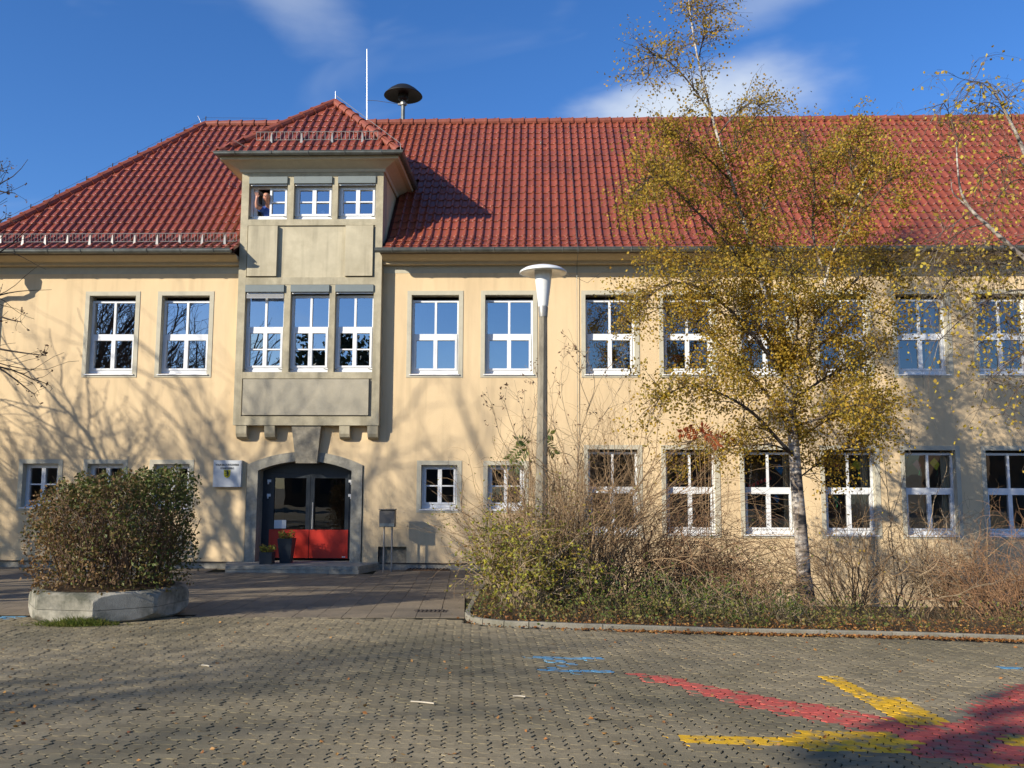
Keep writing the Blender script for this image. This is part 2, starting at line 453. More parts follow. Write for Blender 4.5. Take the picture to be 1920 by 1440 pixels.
M['leaf_cover'] = leafmat('leaf_cover', [(0.06, 0.10, 0.02), (0.13, 0.17, 0.03), (0.24, 0.16, 0.06), (0.22, 0.22, 0.04), (0.26, 0.15, 0.07), (0.10, 0.13, 0.03)], 0.3)
M['leaf_brown'] = leafmat('leaf_brown', [(0.11, 0.05, 0.03), (0.18, 0.10, 0.05), (0.09, 0.05, 0.03)], 0.2)
M['leaf_red'] = leafmat('leaf_red', [(0.30, 0.06, 0.025), (0.42, 0.10, 0.03), (0.25, 0.07, 0.03)], 0.3)
M['leaf_fallen'] = leafmat('leaf_fallen', [(0.20, 0.075, 0.025), (0.32, 0.13, 0.035), (0.42, 0.23, 0.06), (0.16, 0.06, 0.025), (0.36, 0.16, 0.04)], 0.1)
M['leaf_dark'] = leafmat('leaf_dark', [(0.02, 0.035, 0.012), (0.035, 0.055, 0.018), (0.05, 0.065, 0.02)], 0.1)
M['grass'] = leafmat('grass', [(0.10, 0.15, 0.03), (0.18, 0.22, 0.04), (0.26, 0.24, 0.07)], 0.4)
M['straw'] = leafmat('straw', [(0.24, 0.17, 0.08), (0.34, 0.25, 0.12), (0.18, 0.12, 0.05)], 0.2)
M['skin'] = P('skin', (0.52, 0.25, 0.16), 0.55, 0.06, 20, spec=0.4)
M['shirt'] = P('shirt', (0.03, 0.075, 0.28), 0.85, 0.1, 10)
M['trousers'] = P('trousers', (0.03, 0.03, 0.04), 0.9)
M['hair'] = P('hair', (0.16, 0.12, 0.09), 0.8)
M['house_wall'] = P('house_wall', (0.20, 0.13, 0.08), 0.9, 0.15, 1.0)
M['house_roof'] = P('house_roof', (0.08, 0.035, 0.025), 0.85, 0.2, 4)
for nm, c in (('p_orange', (0.75, 0.16, 0.03)), ('p_green', (0.04, 0.32, 0.12)), ('p_red', (0.65, 0.05, 0.04)), ('p_yellow', (0.72, 0.60, 0.03)),
              ('p_blue', (0.03, 0.25, 0.50)), ('p_pink', (0.55, 0.14, 0.14)), ('p_tan', (0.62, 0.30, 0.14))):
    M[nm] = P(nm, c, 0.8, 0.04)


def birch_bark():
    m, n, l, b = newmat('birch_bark')
    geo = n.new('ShaderNodeNewGeometry')
    mp = n.new('ShaderNodeMapping'); mp.inputs['Scale'].default_value = (5, 5, 16); l.new(geo.outputs['Position'], mp.inputs[0])
    nz = n.new('ShaderNodeTexNoise'); nz.inputs['Scale'].default_value = 1.0; nz.inputs['Detail'].default_value = 5; l.new(mp.outputs[0], nz.inputs['Vector'])
    nz2 = n.new('ShaderNodeTexNoise'); nz2.inputs['Scale'].default_value = 2.2; nz2.inputs['Detail'].default_value = 4; l.new(geo.outputs['Position'], nz2.inputs['Vector'])
    ad = n.new('ShaderNodeMath'); ad.operation = 'ADD'; l.new(nz.outputs[0], ad.inputs[0]); l.new(nz2.outputs[0], ad.inputs[1])
    # old bark at the foot is dark and fissured
    sp = n.new('ShaderNodeSeparateXYZ'); l.new(geo.outputs['Position'], sp.inputs[0])
    mz = n.new('ShaderNodeMapRange'); mz.inputs['From Min'].default_value = 1.1; mz.inputs['From Max'].default_value = -0.5
    mz.inputs['To Max'].default_value = 0.22; l.new(sp.outputs[2], mz.inputs['Value'])
    sb = n.new('ShaderNodeMath'); sb.operation = 'SUBTRACT'; l.new(ad.outputs[0], sb.inputs[0]); l.new(mz.outputs[0], sb.inputs[1])
    rp = n.new('ShaderNodeValToRGB')
    rp.color_ramp.elements[0].position = 0.38; rp.color_ramp.elements[0].color = (0.035, 0.03, 0.027, 1)
    rp.color_ramp.elements[1].position = 0.62; rp.color_ramp.elements[1].color = (0.62, 0.56, 0.47, 1)
    e = rp.color_ramp.elements.new(0.46); e.color = (0.26, 0.21, 0.165, 1)
    hl = n.new('ShaderNodeMath'); hl.operation = 'MULTIPLY'; hl.inputs[1].default_value = 0.5; l.new(sb.outputs[0], hl.inputs[0])
    l.new(hl.outputs[0], rp.inputs[0]); l.new(rp.outputs[0], b.inputs['Base Color'])
    b.inputs['Roughness'].default_value = 0.8
    bp = n.new('ShaderNodeBump'); bp.inputs['Strength'].default_value = 0.4; l.new(ad.outputs[0], bp.inputs['Height']); l.new(bp.outputs[0], b.inputs['Normal'])
    return m


M['birch'] = birch_bark()
# upper limbs of a birch: brown-black twigs
M['birch_limb'] = P('birch_limb', (0.085, 0.06, 0.042), 0.9, 0.3, 8, col2=(0.30, 0.26, 0.21), c2scale=3, c2amt=(0.55, 0.7))


# many alike pieces: the 300 that show largest are objects, the rest one mesh
def scatter(name, parent, templ, mats, places, limit=300, smooth=False):
    """templ: {key: (verts, faces(list), mi list)}; places: list of (key, 4x4 np matrix)"""
    cache = {}
    pos = np.array([p[1][:3, 3] for p in places])
    d = np.linalg.norm(pos-CAM, axis=1)
    rel = (pos-CAM)
    zz = rel@cF; sx = np.abs(rel@cR/zz)*FPX; sy = np.abs(rel@cU/zz)*FPX
    d = d+np.where((zz < 0) | (sx > 985) | (sy > 745), 1000, 0)
    order = np.argsort(d)
    pl = np.array(wloc(parent))
    for k in order[:limit]:
        key, mx = places[k]
        if key not in cache:
            mb = MB(); v, f, mi = templ[key]; mb.add(v, f, mi, 0.0); cache[key] = mb.mesh(name, mats, smooth=smooth)
        o = bpy.data.objects.new(name, cache[key]); COL.objects.link(o); o.parent = parent
        mm = mx.copy(); mm[:3, 3] -= pl
        o.matrix_local = Matrix(mm.tolist())
    rest = order[limit:]
    if len(rest):
        mb = MB()
        for k in rest:
            key, mx = places[k]; v, f, mi = templ[key]
            vv = np.asarray(v)@mx[:3, :3].T+mx[:3, 3]
            mb.add(vv, f, mi, random.random())
        obj(name, mb, mats, parent, kind='stuff', recalc=False, smooth=smooth)


# ================================================================== GROUND
rng = np.random.default_rng(7)
random.seed(7)
PAV = R(-4.4)                                  # paving axis against the wall's normal
pu = np.array([math.cos(PAV), -math.sin(PAV)])  # along rows
pv = np.array([math.sin(PAV), math.cos(PAV)])   # away from the camera
W = 0.1125
# kerb line round the planting bed (pixels of its foot -> ground points)
kpx = [(905, 1171), (950, 1175.5), (1100, 1181), (1300, 1187), (1500, 1191.5), (1700, 1196), (1960, 1204)]
kp = [atg(*p)[:2] for p in kpx]
k0 = kp[0]
kdir = (kp[-1]-kp[3])/np.linalg.norm(kp[-1]-kp[3])
kerb_line = [np.array([-1.15, -0.5]), np.array([-1.12, -4.0]), np.array([-1.08, -7.4]), np.array([-1.06, k0[1]+0.75]), np.array([-1.01, k0[1]+0.42]), np.array([-0.90, k0[1]+0.16])]+kp+[kp[-1]+kdir*6]
kerb_line = np.array(kerb_line)
seg = np.linalg.norm(np.diff(kerb_line, axis=0), axis=1); cum = np.concatenate([[0], np.cumsum(seg)])


def kerb_at(s):
    return np.array([np.interp(s, cum, kerb_line[:, 0]), np.interp(s, cum, kerb_line[:, 1])])


def kerb_y(x):
    kk = kerb_line[4:]
    return np.interp(x, kk[:, 0], kk[:, 1])


def inbed(x, y, m=0.0):
    return x > np.interp(y, kerb_line[:7, 1][::-1], kerb_line[:7, 0][::-1])-m if y > kerb_line[6, 1] else (x > kerb_line[4, 0]-m and y > kerb_y(x)-m)


# one sheet to the horizon (dark joint sand near, dust and grass far)
xs = np.concatenate([[-400, -120, -60, -35], np.arange(-24, 24.1, 0.8), [35, 60, 120, 400]])
ys = np.concatenate([[-400, -120, -70, -45], np.arange(-30, -0.9, 0.6), [-0.6, 3.0, 14, 40, 120, 400]])
gx, gy = np.meshgrid(xs, ys)
gz = g(np.clip(gx, -30, 14), gy)-0.02
gz = np.where((gx > -1.2) & (gy > -8.6), gz-1.3, gz)
mb = MB()
nx = len(xs); ii = np.arange((len(ys)-1)*nx).reshape(-1, nx)[:, :-1].ravel()
mb.add(np.stack([gx, gy, gz], -1).reshape(-1, 3), np.stack([ii, ii+1, ii+nx+1, ii+nx], -1))
obj('ground', mb, M['ground'], kind='structure', smooth=True)

# paving: interlocking zigzag stones laid in herringbone
plaza = MB()
xs2 = np.arange(-11, 9.6, 0.5); ys2 = np.arange(-19.5, -7.4, 0.5)
gx, gy = np.meshgrid(xs2, ys2); nx = len(xs2); ii = np.arange((len(ys2)-1)*nx).reshape(-1, nx)[:, :-1].ravel()
cx_ = (gx[:-1, :-1]+.25).ravel(); cy_ = (gy[:-1, :-1]+.25).ravel()
keep = np.array([not inbed(a, b, -0.7) for a, b in zip(cx_, cy_)])
plaza.add(np.stack([gx, gy, g(gx, gy)-0.0065], -1).reshape(-1, 3), np.stack([ii, ii+1, ii+nx+1, ii+nx], -1)[keep])
plaza_o = obj('paved_yard', plaza, M['joint'], kind='structure', smooth=True)


def vedge(n=5):   # profile of a vertical cell edge, x offset as function of t
    t = np.array([0, 0.2, 0.42, 0.58, 0.8]); o = np.array([0, 0.13, 0.13, -0.13, -0.13])*W
    return t, o


def hedge():
    t = np.array([0, 0.28, 0.72]); o = np.array([0, 0.05, -0.05])*W
    return t, o


def stone(cells):
    """outline of a two-cell stone, cells = [(0,0),(1,0)] or [(0,0),(0,1)]"""
    horiz = cells[1] == (1, 0)
    nx_, ny_ = (2, 1) if horiz else (1, 2)
    tv, ov = vedge(); th_, oh = hedge()
    out = []
    for i in range(nx_):
        out += [((i+t)*W, o) for t, o in zip(th_, oh)]
    for j in range(ny_):
        out += [(nx_*W+o, (j+t)*W) for t, o in zip(tv, ov)]
    for i in range(nx_)[::-1]:
        out += [((i+1)*W if t == 0 else (i+t)*W, ny_*W+(0 if t == 0 else o)) for t, o in [(0, 0)]+list(zip(th_[::-1], oh[::-1]))[:-1]]
    for j in range(ny_)[::-1]:
        out += [(0 if t == 0 else o, (j+1)*W if t == 0 else (j+t)*W) for t, o in [(0, 0)]+list(zip(tv[::-1], ov[::-1]))[:-1]]
    return np.array(out), nx_, ny_


def inset(poly, d):
    n = len(poly); a = np.roll(poly, 1, 0); b = np.roll(poly, -1, 0)
    e1 = poly-a; e2 = b-poly
    n1 = np.stack([-e1[:, 1], e1[:, 0]], 1); n2 = np.stack([-e2[:, 1], e2[:, 0]], 1)
    n1 /= np.maximum(np.linalg.norm(n1, axis=1), 1e-9)[:, None]; n2 /= np.maximum(np.linalg.norm(n2, axis=1), 1e-9)[:, None]
    m = n1+n2; m /= np.maximum(np.linalg.norm(m, axis=1), 1e-9)[:, None]
    return poly+m*np.array([d, d*.5])


templ = {}
for ori in ('h', 'v'):
    pl, nx_, ny_ = stone([(0, 0), (1, 0)] if ori == 'h' else [(0, 0), (0, 1)])
    n = len(pl)
    c = np.array([nx_*W/2, ny_*W/2])
    top = inset(pl, 0.0082)-c; mid = inset(pl, 0.0068)-c
    for ma in range(4):
        for mb_ in range(4):
            v = np.concatenate([np.c_[top, np.zeros(n)], np.c_[mid, np.full(n, -0.0022)], np.c_[mid, np.full(n, -0.02)]])
            # split the top in two cells so that paint can cover half a stone
            if ori == 'h':
                ia, ib = 3, n-5-3      # bottom mid vertex, top mid vertex
            else:
                ia, ib = 3+5, 3+10+3+5
            if ma == mb_:
                faces = [list(range(n))]; mi = [ma]
            else:
                fa = list(range(ia, ib+1)); fb = list(range(ib, n))+list(range(0, ia+1))
                faces = [fa, fb]; mi = [mb_, ma] if ori == 'h' else [mb_, ma]
            for k in range(n):
                k2 = (k+1) % n
                faces.append([n+k, n+k2, k2, k]); mi.append(mi[0])
                faces.append([2*n+k, 2*n+k2, n+k2, n+k]); mi.append(mi[0])
            templ[(ori, ma, mb_)] = (v, faces, mi)


def poly_in(poly, x, y):
    c = False; j = len(poly)-1
    for i in range(len(poly)):
        if (poly[i][1] > y) != (poly[j][1] > y) and x < (poly[j][0]-poly[i][0])*(y-poly[i][1])/(poly[j][1]-poly[i][1])+poly[i][0]:
            c = not c
        j = i
    return c


def gpoly(px): return [atg(*p)[:2] for p in px]


PAINT_STONE = [
    (2, gpoly([(1538, 1267), (1580, 1268), (1650, 1304), (1692, 1308), (1768, 1352), (1752, 1362), (1712, 1360), (1590, 1304)])),
    (2, gpoly([(1280, 1377), (1480, 1382), (1490, 1370), (1660, 1374), (1718, 1391), (1705, 1408), (1520, 1406), (1510, 1395), (1288, 1392)])),
    (2, gpoly([(1878, 1390), (1900, 1378), (2000, 1380), (2000, 1403), (1900, 1400)])),
    (2, gpoly([(1815, 1452), (1850, 1429), (1990, 1434), (1990, 1470)])),
    (1, gpoly([(1176, 1263), (1240, 1265), (1330, 1287), (1470, 1311), (1640, 1339), (1745, 1364), (1800, 1350), (1850, 1308), (1890, 1288), (1990, 1268),
               (2010, 1460), (1860, 1446), (1800, 1430), (1700, 1411), (1640, 1374), (1560, 1357), (1460, 1337), (1370, 1314), (1290, 1293)])),
]
O0 = np.array([-11.0, -19.0])


def wxy(i, j): return O0+(i*W)*pu+(j*W)*pv


def cell(px, py):
    p = atg(px, py)[:2]-O0
    return int(math.floor(p@pu/W)), int(math.floor(p@pv/W))


BLUE = set()                                   # half stones painted blue
for (ax, ay), (bx_, by_), rows in (((1004, 1231), (1124, 1234), 1), ((1014, 1256), (1142, 1259), 1), ((1022, 1236), (1036, 1236), 1), ((1043, 1239), (1057, 1239), 1), ((1064, 1244), (1078, 1244), 1),
                                   ((1048, 1249), (1062, 1249), 1), ((1032, 1252), (1046, 1252), 1), ((1870, 1250), (1990, 1250), 1), ((-60, 1160), (44, 1156), 2), ((-60, 1152), (10, 1160), 1)):
    (i0, j0), (i1, j1) = cell(ax, ay), cell(bx_, by_)
    for i_ in range(min(i0, i1), max(i0, i1)+1):
        jj = int(round(j0+(j1-j0)*(i_-i0)/max(1, i1-i0)))
        for r_ in range(rows): BLUE.add((i_, jj+r_))
SLAB_Y0 = -8.95


def yard_edge(x): return SLAB_Y0+0.02*x


places = []
NI, NJ = 200, 112
bbase = Matrix.Rotation(-PAV, 4, 'Z')
rot2 = np.array([[pu[0], pv[0]], [pu[1], pv[1]]])
for i in range(-12, NI):
    for j in range(-8, NJ):
        k = (i-j) % 4
        if k == 0:
            ori, cells = 'h', ((i, j), (i+1, j))
        elif k == 3:
            ori, cells = 'v', ((i, j), (i, j+1))
        else:
            continue
        ca = wxy(cells[0][0]+.5, cells[0][1]+.5); cb = wxy(cells[1][0]+.5, cells[1][1]+.5)
        c = (ca+cb)/2
        if not (-10.4 < c[0] < 9.2 and -18.8 < c[1] < yard_edge(c[0])+0.06):
            continue
        if inbed(c[0], c[1], 0.07):
            continue
        mm_ = []
        for cc_, id_ in ((ca, cells[0]), (cb, cells[1])):
            m = 3 if id_ in BLUE else 0
            for mt, pl in PAINT_STONE:
                if m == 0 and poly_in(pl, cc_[0], cc_[1]): m = mt
            mm_.append(m)
        mA, mB = mm_
        z = float(g(c[0], c[1])); sxs = float(g(c[0]+.1, c[1])-g(c[0]-.1, c[1]))/.2; sys_ = float(g(c[0], c[1]+.1)-g(c[0], c[1]-.1))/.2
        mx = np.eye(4); mx[:2, :2] = rot2
        mx[2, 0] = sxs*pu[0]+sys_*pu[1]+random.gauss(0, .008); mx[2, 1] = sxs*pv[0]+sys_*pv[1]+random.gauss(0, .008)
        mx[:3, 3] = (c[0], c[1], z+random.gauss(0, 0.0018))
        places.append(((ori, mA, mB), mx))
scatter('paving_stone', plaza_o, templ, [M['paver'], M['pav_red'], M['pav_yellow'], M['pav_blue']], places)

# slabs in front of the entrance
sl = MB()
xs2 = np.arange(-14.0, -0.9, 0.5); ys2 = np.arange(-9.3, -0.0, 0.5)
gx, gy = np.meshgrid(xs2, ys2); nx = len(xs2); ii = np.arange((len(ys2)-1)*nx).reshape(-1, nx)[:, :-1].ravel()
sl.add(np.stack([gx, gy, g(gx, gy)-0.013], -1).reshape(-1, 3), np.stack([ii, ii+1, ii+nx+1, ii+nx], -1))
slab_o = obj('entrance_pavement', sl, M['joint'], kind='structure', smooth=True)
S = 0.35
h = S/2-0.004
v = [(-h, -h, 0), (h, -h, 0), (h, h, 0), (-h, h, 0)]
v2 = [(x*1.006, y*1.006, -0.004) for x, y, _ in v]; v3 = [(x*1.006, y*1.006, -0.02) for x, y, _ in v]
ft = [[0, 1, 2, 3]]+[[4+k, 4+(k+1) % 4, (k+1) % 4, k] for k in range(4)]+[[8+k, 8+(k+1) % 4, 4+(k+1) % 4, 4+k] for k in range(4)]
st = {'s': (np.array(v+v2+v3), ft, [0]*9)}
places = []
for i in range(-8, 36):
    for j in range(-6, 27):
        c = np.array([-13.0, -8.62])+(i+.5)*S*pu+(j+.5)*S*pv
        if not (-13.4 < c[0] < -1.10 and c[1] < -0.12 and c[1]-S/2 > yard_edge(c[0])-0.01):
            continue
        if -7.5 < c[0] < -3.7 and c[1] > -1.15:
            continue
        z = float(g(c[0], c[1])); sxs = float(g(c[0]+.1, c[1])-g(c[0]-.1, c[1]))/.2; sys_ = float(g(c[0], c[1]+.1)-g(c[0], c[1]-.1))/.2
        mx = np.eye(4); mx[:2, :2] = rot2
        mx[2, 0] = sxs*pu[0]+sys_*pu[1]+random.gauss(0, .004); mx[2, 1] = sxs*pv[0]+sys_*pv[1]+random.gauss(0, .004)
        mx[:3, 3] = (c[0], c[1], z+random.gauss(0, 0.0012)); places.append(('s', mx))
scatter('pavement_slab', slab_o, st, [M['slab']], places)

# drain cover at the edge of the slabs
c = atg(806, 1146)
dr = empty('drain_cover', (c[0], c[1], float(g(c[0], c[1]))), 'dark iron drain cover set flush in the yard left of the shrub bed', 'drain cover')
mb = MB(); mb.box(c[0]-.25, c[0]+.25, c[1]-.14, c[1]+.14, c[2]-.02, c[2]+.004); obj('frame', mb, M['bark'], dr)
for k in range(7):
    mb = MB(); mb.box(c[0]-.21+k*.063, c[0]-.175+k*.063, c[1]-.11, c[1]+.11, c[2]+.005, c[2]+.014); obj('grate_bar', mb, M['bark'], dr)

# kerb and planting bed
kerb_o = empty('kerb', (k0[0], k0[1], 0), 'grey concrete kerb curving round the shrub bed', 'kerb')
del kerb_o['label'], kerb_o['category']
kerb_o['kind'] = 'structure'
s = 0.0
while s < cum[-1]-0.2:
    L = 0.99 if not (6.8 < s < 9.6) else 0.34
    n = 4; pts = [kerb_at(s+0.006+(L-0.012)*q/n) for q in range(n+1)]
    mb = MB(); vv = []; fs = []
    for q, p in enumerate(pts):
        a = pts[max(q-1, 0)]; b = pts[min(q+1, n)]; t = (b-a)/np.linalg.norm(b-a); nr = np.array([-t[1], t[0]])
        z = float(g(p[0], p[1]))
        for o_, dz in ((0, -.08), (0, .062), (.012, .075), (.072, .075), (.084, .062), (.084, -.08)):
            w_ = p+nr*o_; vv.append((w_[0], w_[1], z+dz))
    for q in range(n):
        for r_ in range(5):
            fs.append([q*6+r_, (q+1)*6+r_, (q+1)*6+r_+1, q*6+r_+1])
    fs += [list(range(6)), [n*6+r_ for r_ in range(6)][::-1]]
    mb.add(vv, fs); obj('kerb_stone', mb, M['kerb'], kerb_o)
    s += L


def wallz(x): return -0.2-0.78*sstep((np.asarray(x, float)-0.0)/3.5)


def bedz(x, y):
    yk = kerb_y(x); s_ = np.clip((y-yk)/(-0.1-yk), 0, 1)
    return (g(x, yk)+0.045)*(1-sstep(s_))+wallz(x)*sstep(s_)


bx = np.arange(-1.02, 16.1, 0.35)
mb = MB(); vv = []
for x in bx:
    yk = float(kerb_y(max(x, -0.98)))+0.05
    for t in np.linspace(0, 1, 28):
        y = yk*(1-t)+(-0.0)*t
        vv.append((x, y, float(bedz(x, y))+0.02*math.sin(x*7+y*9)*math.sin(t*3.1)))
ii = np.array([(a*28+b, (a+1)*28+b, (a+1)*28+b+1, a*28+b+1) for a in range(len(bx)-1) for b in range(27)])
mb.add(vv, ii); obj('planting_bed', mb, M['soil'], kind='structure', smooth=True)

# ================================================================== SCHOOL BUILDING
B = empty('school_building', (0, 0, 0), 'cream plastered two-storey school with red tiled hip roof and stone bay tower', 'building')
XL, XR = -13.98, 24.0
DEPTH = 0.24
UP = [(-11.216, -10.045), (-9.388, -8.182), (-3.135, -1.958), (-1.313, -0.129), (1.158, 2.365), (3.055, 4.26), (4.95, 6.155), (6.83, 8.023),
      (8.70, 9.91), (10.63, 11.84), (12.53, 13.74), (14.43, 15.64)]
LO = [(1.204, 2.40), (3.065, 4.26), (4.937, 6.14), (6.85, 8.05), (8.754, 9.955), (10.665, 11.87), (12.57, 13.77), (14.47, 15.67)]
SM = [(-12.64, -11.761), (-11.033, -10.147), (-9.395, -8.51), (-2.834, -1.956), (-1.222, -0.34)]
UZ, LZ, SZ = (4.564, 6.532), (0.721, 2.731), (1.284, 2.34)
DOOR = (-7.10, -4.24, 0.0, 2.66)
NICHE = (-3.845, -3.16, 0.0, 0.38)
holes = [(a, b, *UZ) for a, b in UP]+[(a, b, *LZ) for a, b in LO]+[(a, b, *SZ) for a, b in SM]+[DOOR, NICHE]
TX0, TX1 = -7.40, -3.85                        # bay tower
holes.append((TX0+.05, TX1-.05, 3.35, 7.40))   # behind the bay
ZB = lambda x: 0.0 if x < 0.6 else -0.94
cutsx = sorted(set([XL, XR, 0.6]+[h[0] for h in holes]+[h[1] for h in holes]))
cutsz = sorted(set([-0.94, 0.0, 7.32]+[h[2] for h in holes]+[h[3] for h in holes]))
mb = MB()
for i in range(len(cutsx)-1):
    # merge cells vertically
    xm = (cutsx[i]+cutsx[i+1])/2; run = None
    for j in range(len(cutsz)-1):
        zm = (cutsz[j]+cutsz[j+1])/2
        solid = zm > ZB(xm) and not any(h[0] < xm < h[1] and h[2] < zm < h[3] for h in holes)
        if solid and run is None: run = cutsz[j]
        if run is not None and (not solid or j == len(cutsz)-2):
            z1 = cutsz[j+1] if solid else cutsz[j]
            mb.quad((cutsx[i], 0, run), (cutsx[i+1], 0, run), (cutsx[i+1], 0, z1), (cutsx[i], 0, z1)); run = None
for a, b, z0, z1 in holes[:-2]:
    d = DEPTH+0.1 if (a, b) != DOOR[:2] else 0.75
    for q in (((a, 0, z0), (a, d, z0), (a, d, z1), (a, 0, z1)), ((b, 0, z0), (b, 0, z1), (b, d, z1), (b, d, z0)),
              ((a, 0, z1), (a, d, z1), (b, d, z1), (b, 0, z1)), ((a, 0, z0), (b, 0, z0), (b, d, z0), (a, d, z0))):
        mb.quad(*q)
# plaster above the door arch, outside the stone surround
ACX = (-7.08-4.26)/2


def arc(half, zs, rise, n=20):
    """segmental arch: half span, spring height, rise"""
    r_ = (half*half+rise*rise)/(2*rise); c_ = zs+rise-r_
    a0 = math.asin(half/r_)
    return [(ACX+r_*math.sin(-a0+2*a0*k/n), c_+r_*math.cos(-a0+2*a0*k/n)) for k in range(n+1)]


oa = arc(1.41, 2.33, 0.32)
pl = [(DOOR[0], 2.30)]+[(x, z) for x, z in oa[:11]]+[(oa[10][0], DOOR[3]), (DOOR[0], DOOR[3])]
mb.add([(x, 0.0, z) for x, z in pl], [list(range(len(pl)))])
pl = [(oa[10][0], DOOR[3])]+[(x, z) for x, z in oa[10:]]+[(DOOR[1], 2.30), (DOOR[1], DOOR[3])]
mb.add([(x, 0.0, z) for x, z in pl], [list(range(len(pl)))])
# side and rear walls
mb.quad((XL, 0, -0.2), (XL, 9.6, -0.2), (XL, 9.6, 7.32), (XL, 0, 7.32))
mb.quad((XR, 0, -1), (XR, 9.6, -1), (XR, 9.6, 12.5), (XR, 0, 7.32))
mb.quad((XL, 9.6, -1), (XR, 9.6, -1), (XR, 9.6, 7.32), (XL, 9.6, 7.32))
wall = obj('wall', mb, M['plaster'], B, recalc=False)
# plinth below the plaster, drip edge above it
for x0, x1, z0, z1 in ((XL, -7.3, -0.3, 0.0), (-3.86, 0.6, -0.3, 0.0), (0.6, XR, -1.4, -0.94)):
    mb = MB(); mb.box(x0, x1, 0.012, 0.2, z0, z1-0.022); obj('plinth', mb, M['plinth'], B)
    mb = MB(); mb.box(x0, x1, -0.022, 0.05, z1-0.022, z1-0.002); obj('drip_edge', mb, M['drip'], B)
mb = MB(); mb.box(NICHE[0]-.0, NICHE[1]+.0, 0.16, 0.2, -0.05, .42); obj('niche_panel', mb, M['stone_weathered'], B)
# frieze band and cornice
for x0, x1 in ((XL-0.02, TX0), (TX1, XR)):
    mb = MB(); mb.box(x0, x1, -0.006, 0.01, 7.085, 7.27); obj('frieze_band', mb, M['surround'], B)
    prof = [(0.02, 7.268), (-0.155, 7.268), (-0.17, 7.275), (-0.17, 7.335), (-0.185, 7.345), (-0.24, 7.352), (-0.33, 7.38), (-0.42, 7.43), (-0.46, 7.46), (0.02, 7.46)]
    x0c = x0-0.15 if x0 < -10 else x0+0.02
    mb = MB(); mb.prism(prof, x0c, x1-0.02, 'X'); obj('cornice', mb, M['cornice'], B)


# ---- windows
def bar_frame(mb, x0, x1, z0, z1, w, y0, y1):
    mb.box(x0, x0+w, y0, y1, z0, z1); mb.box(x1-w, x1, y0, y1, z0, z1)
    mb.box(x0+w, x1-w, y0, y1, z0, z0+w); mb.box(x0+w, x1-w, y0, y1, z1-w, z1)


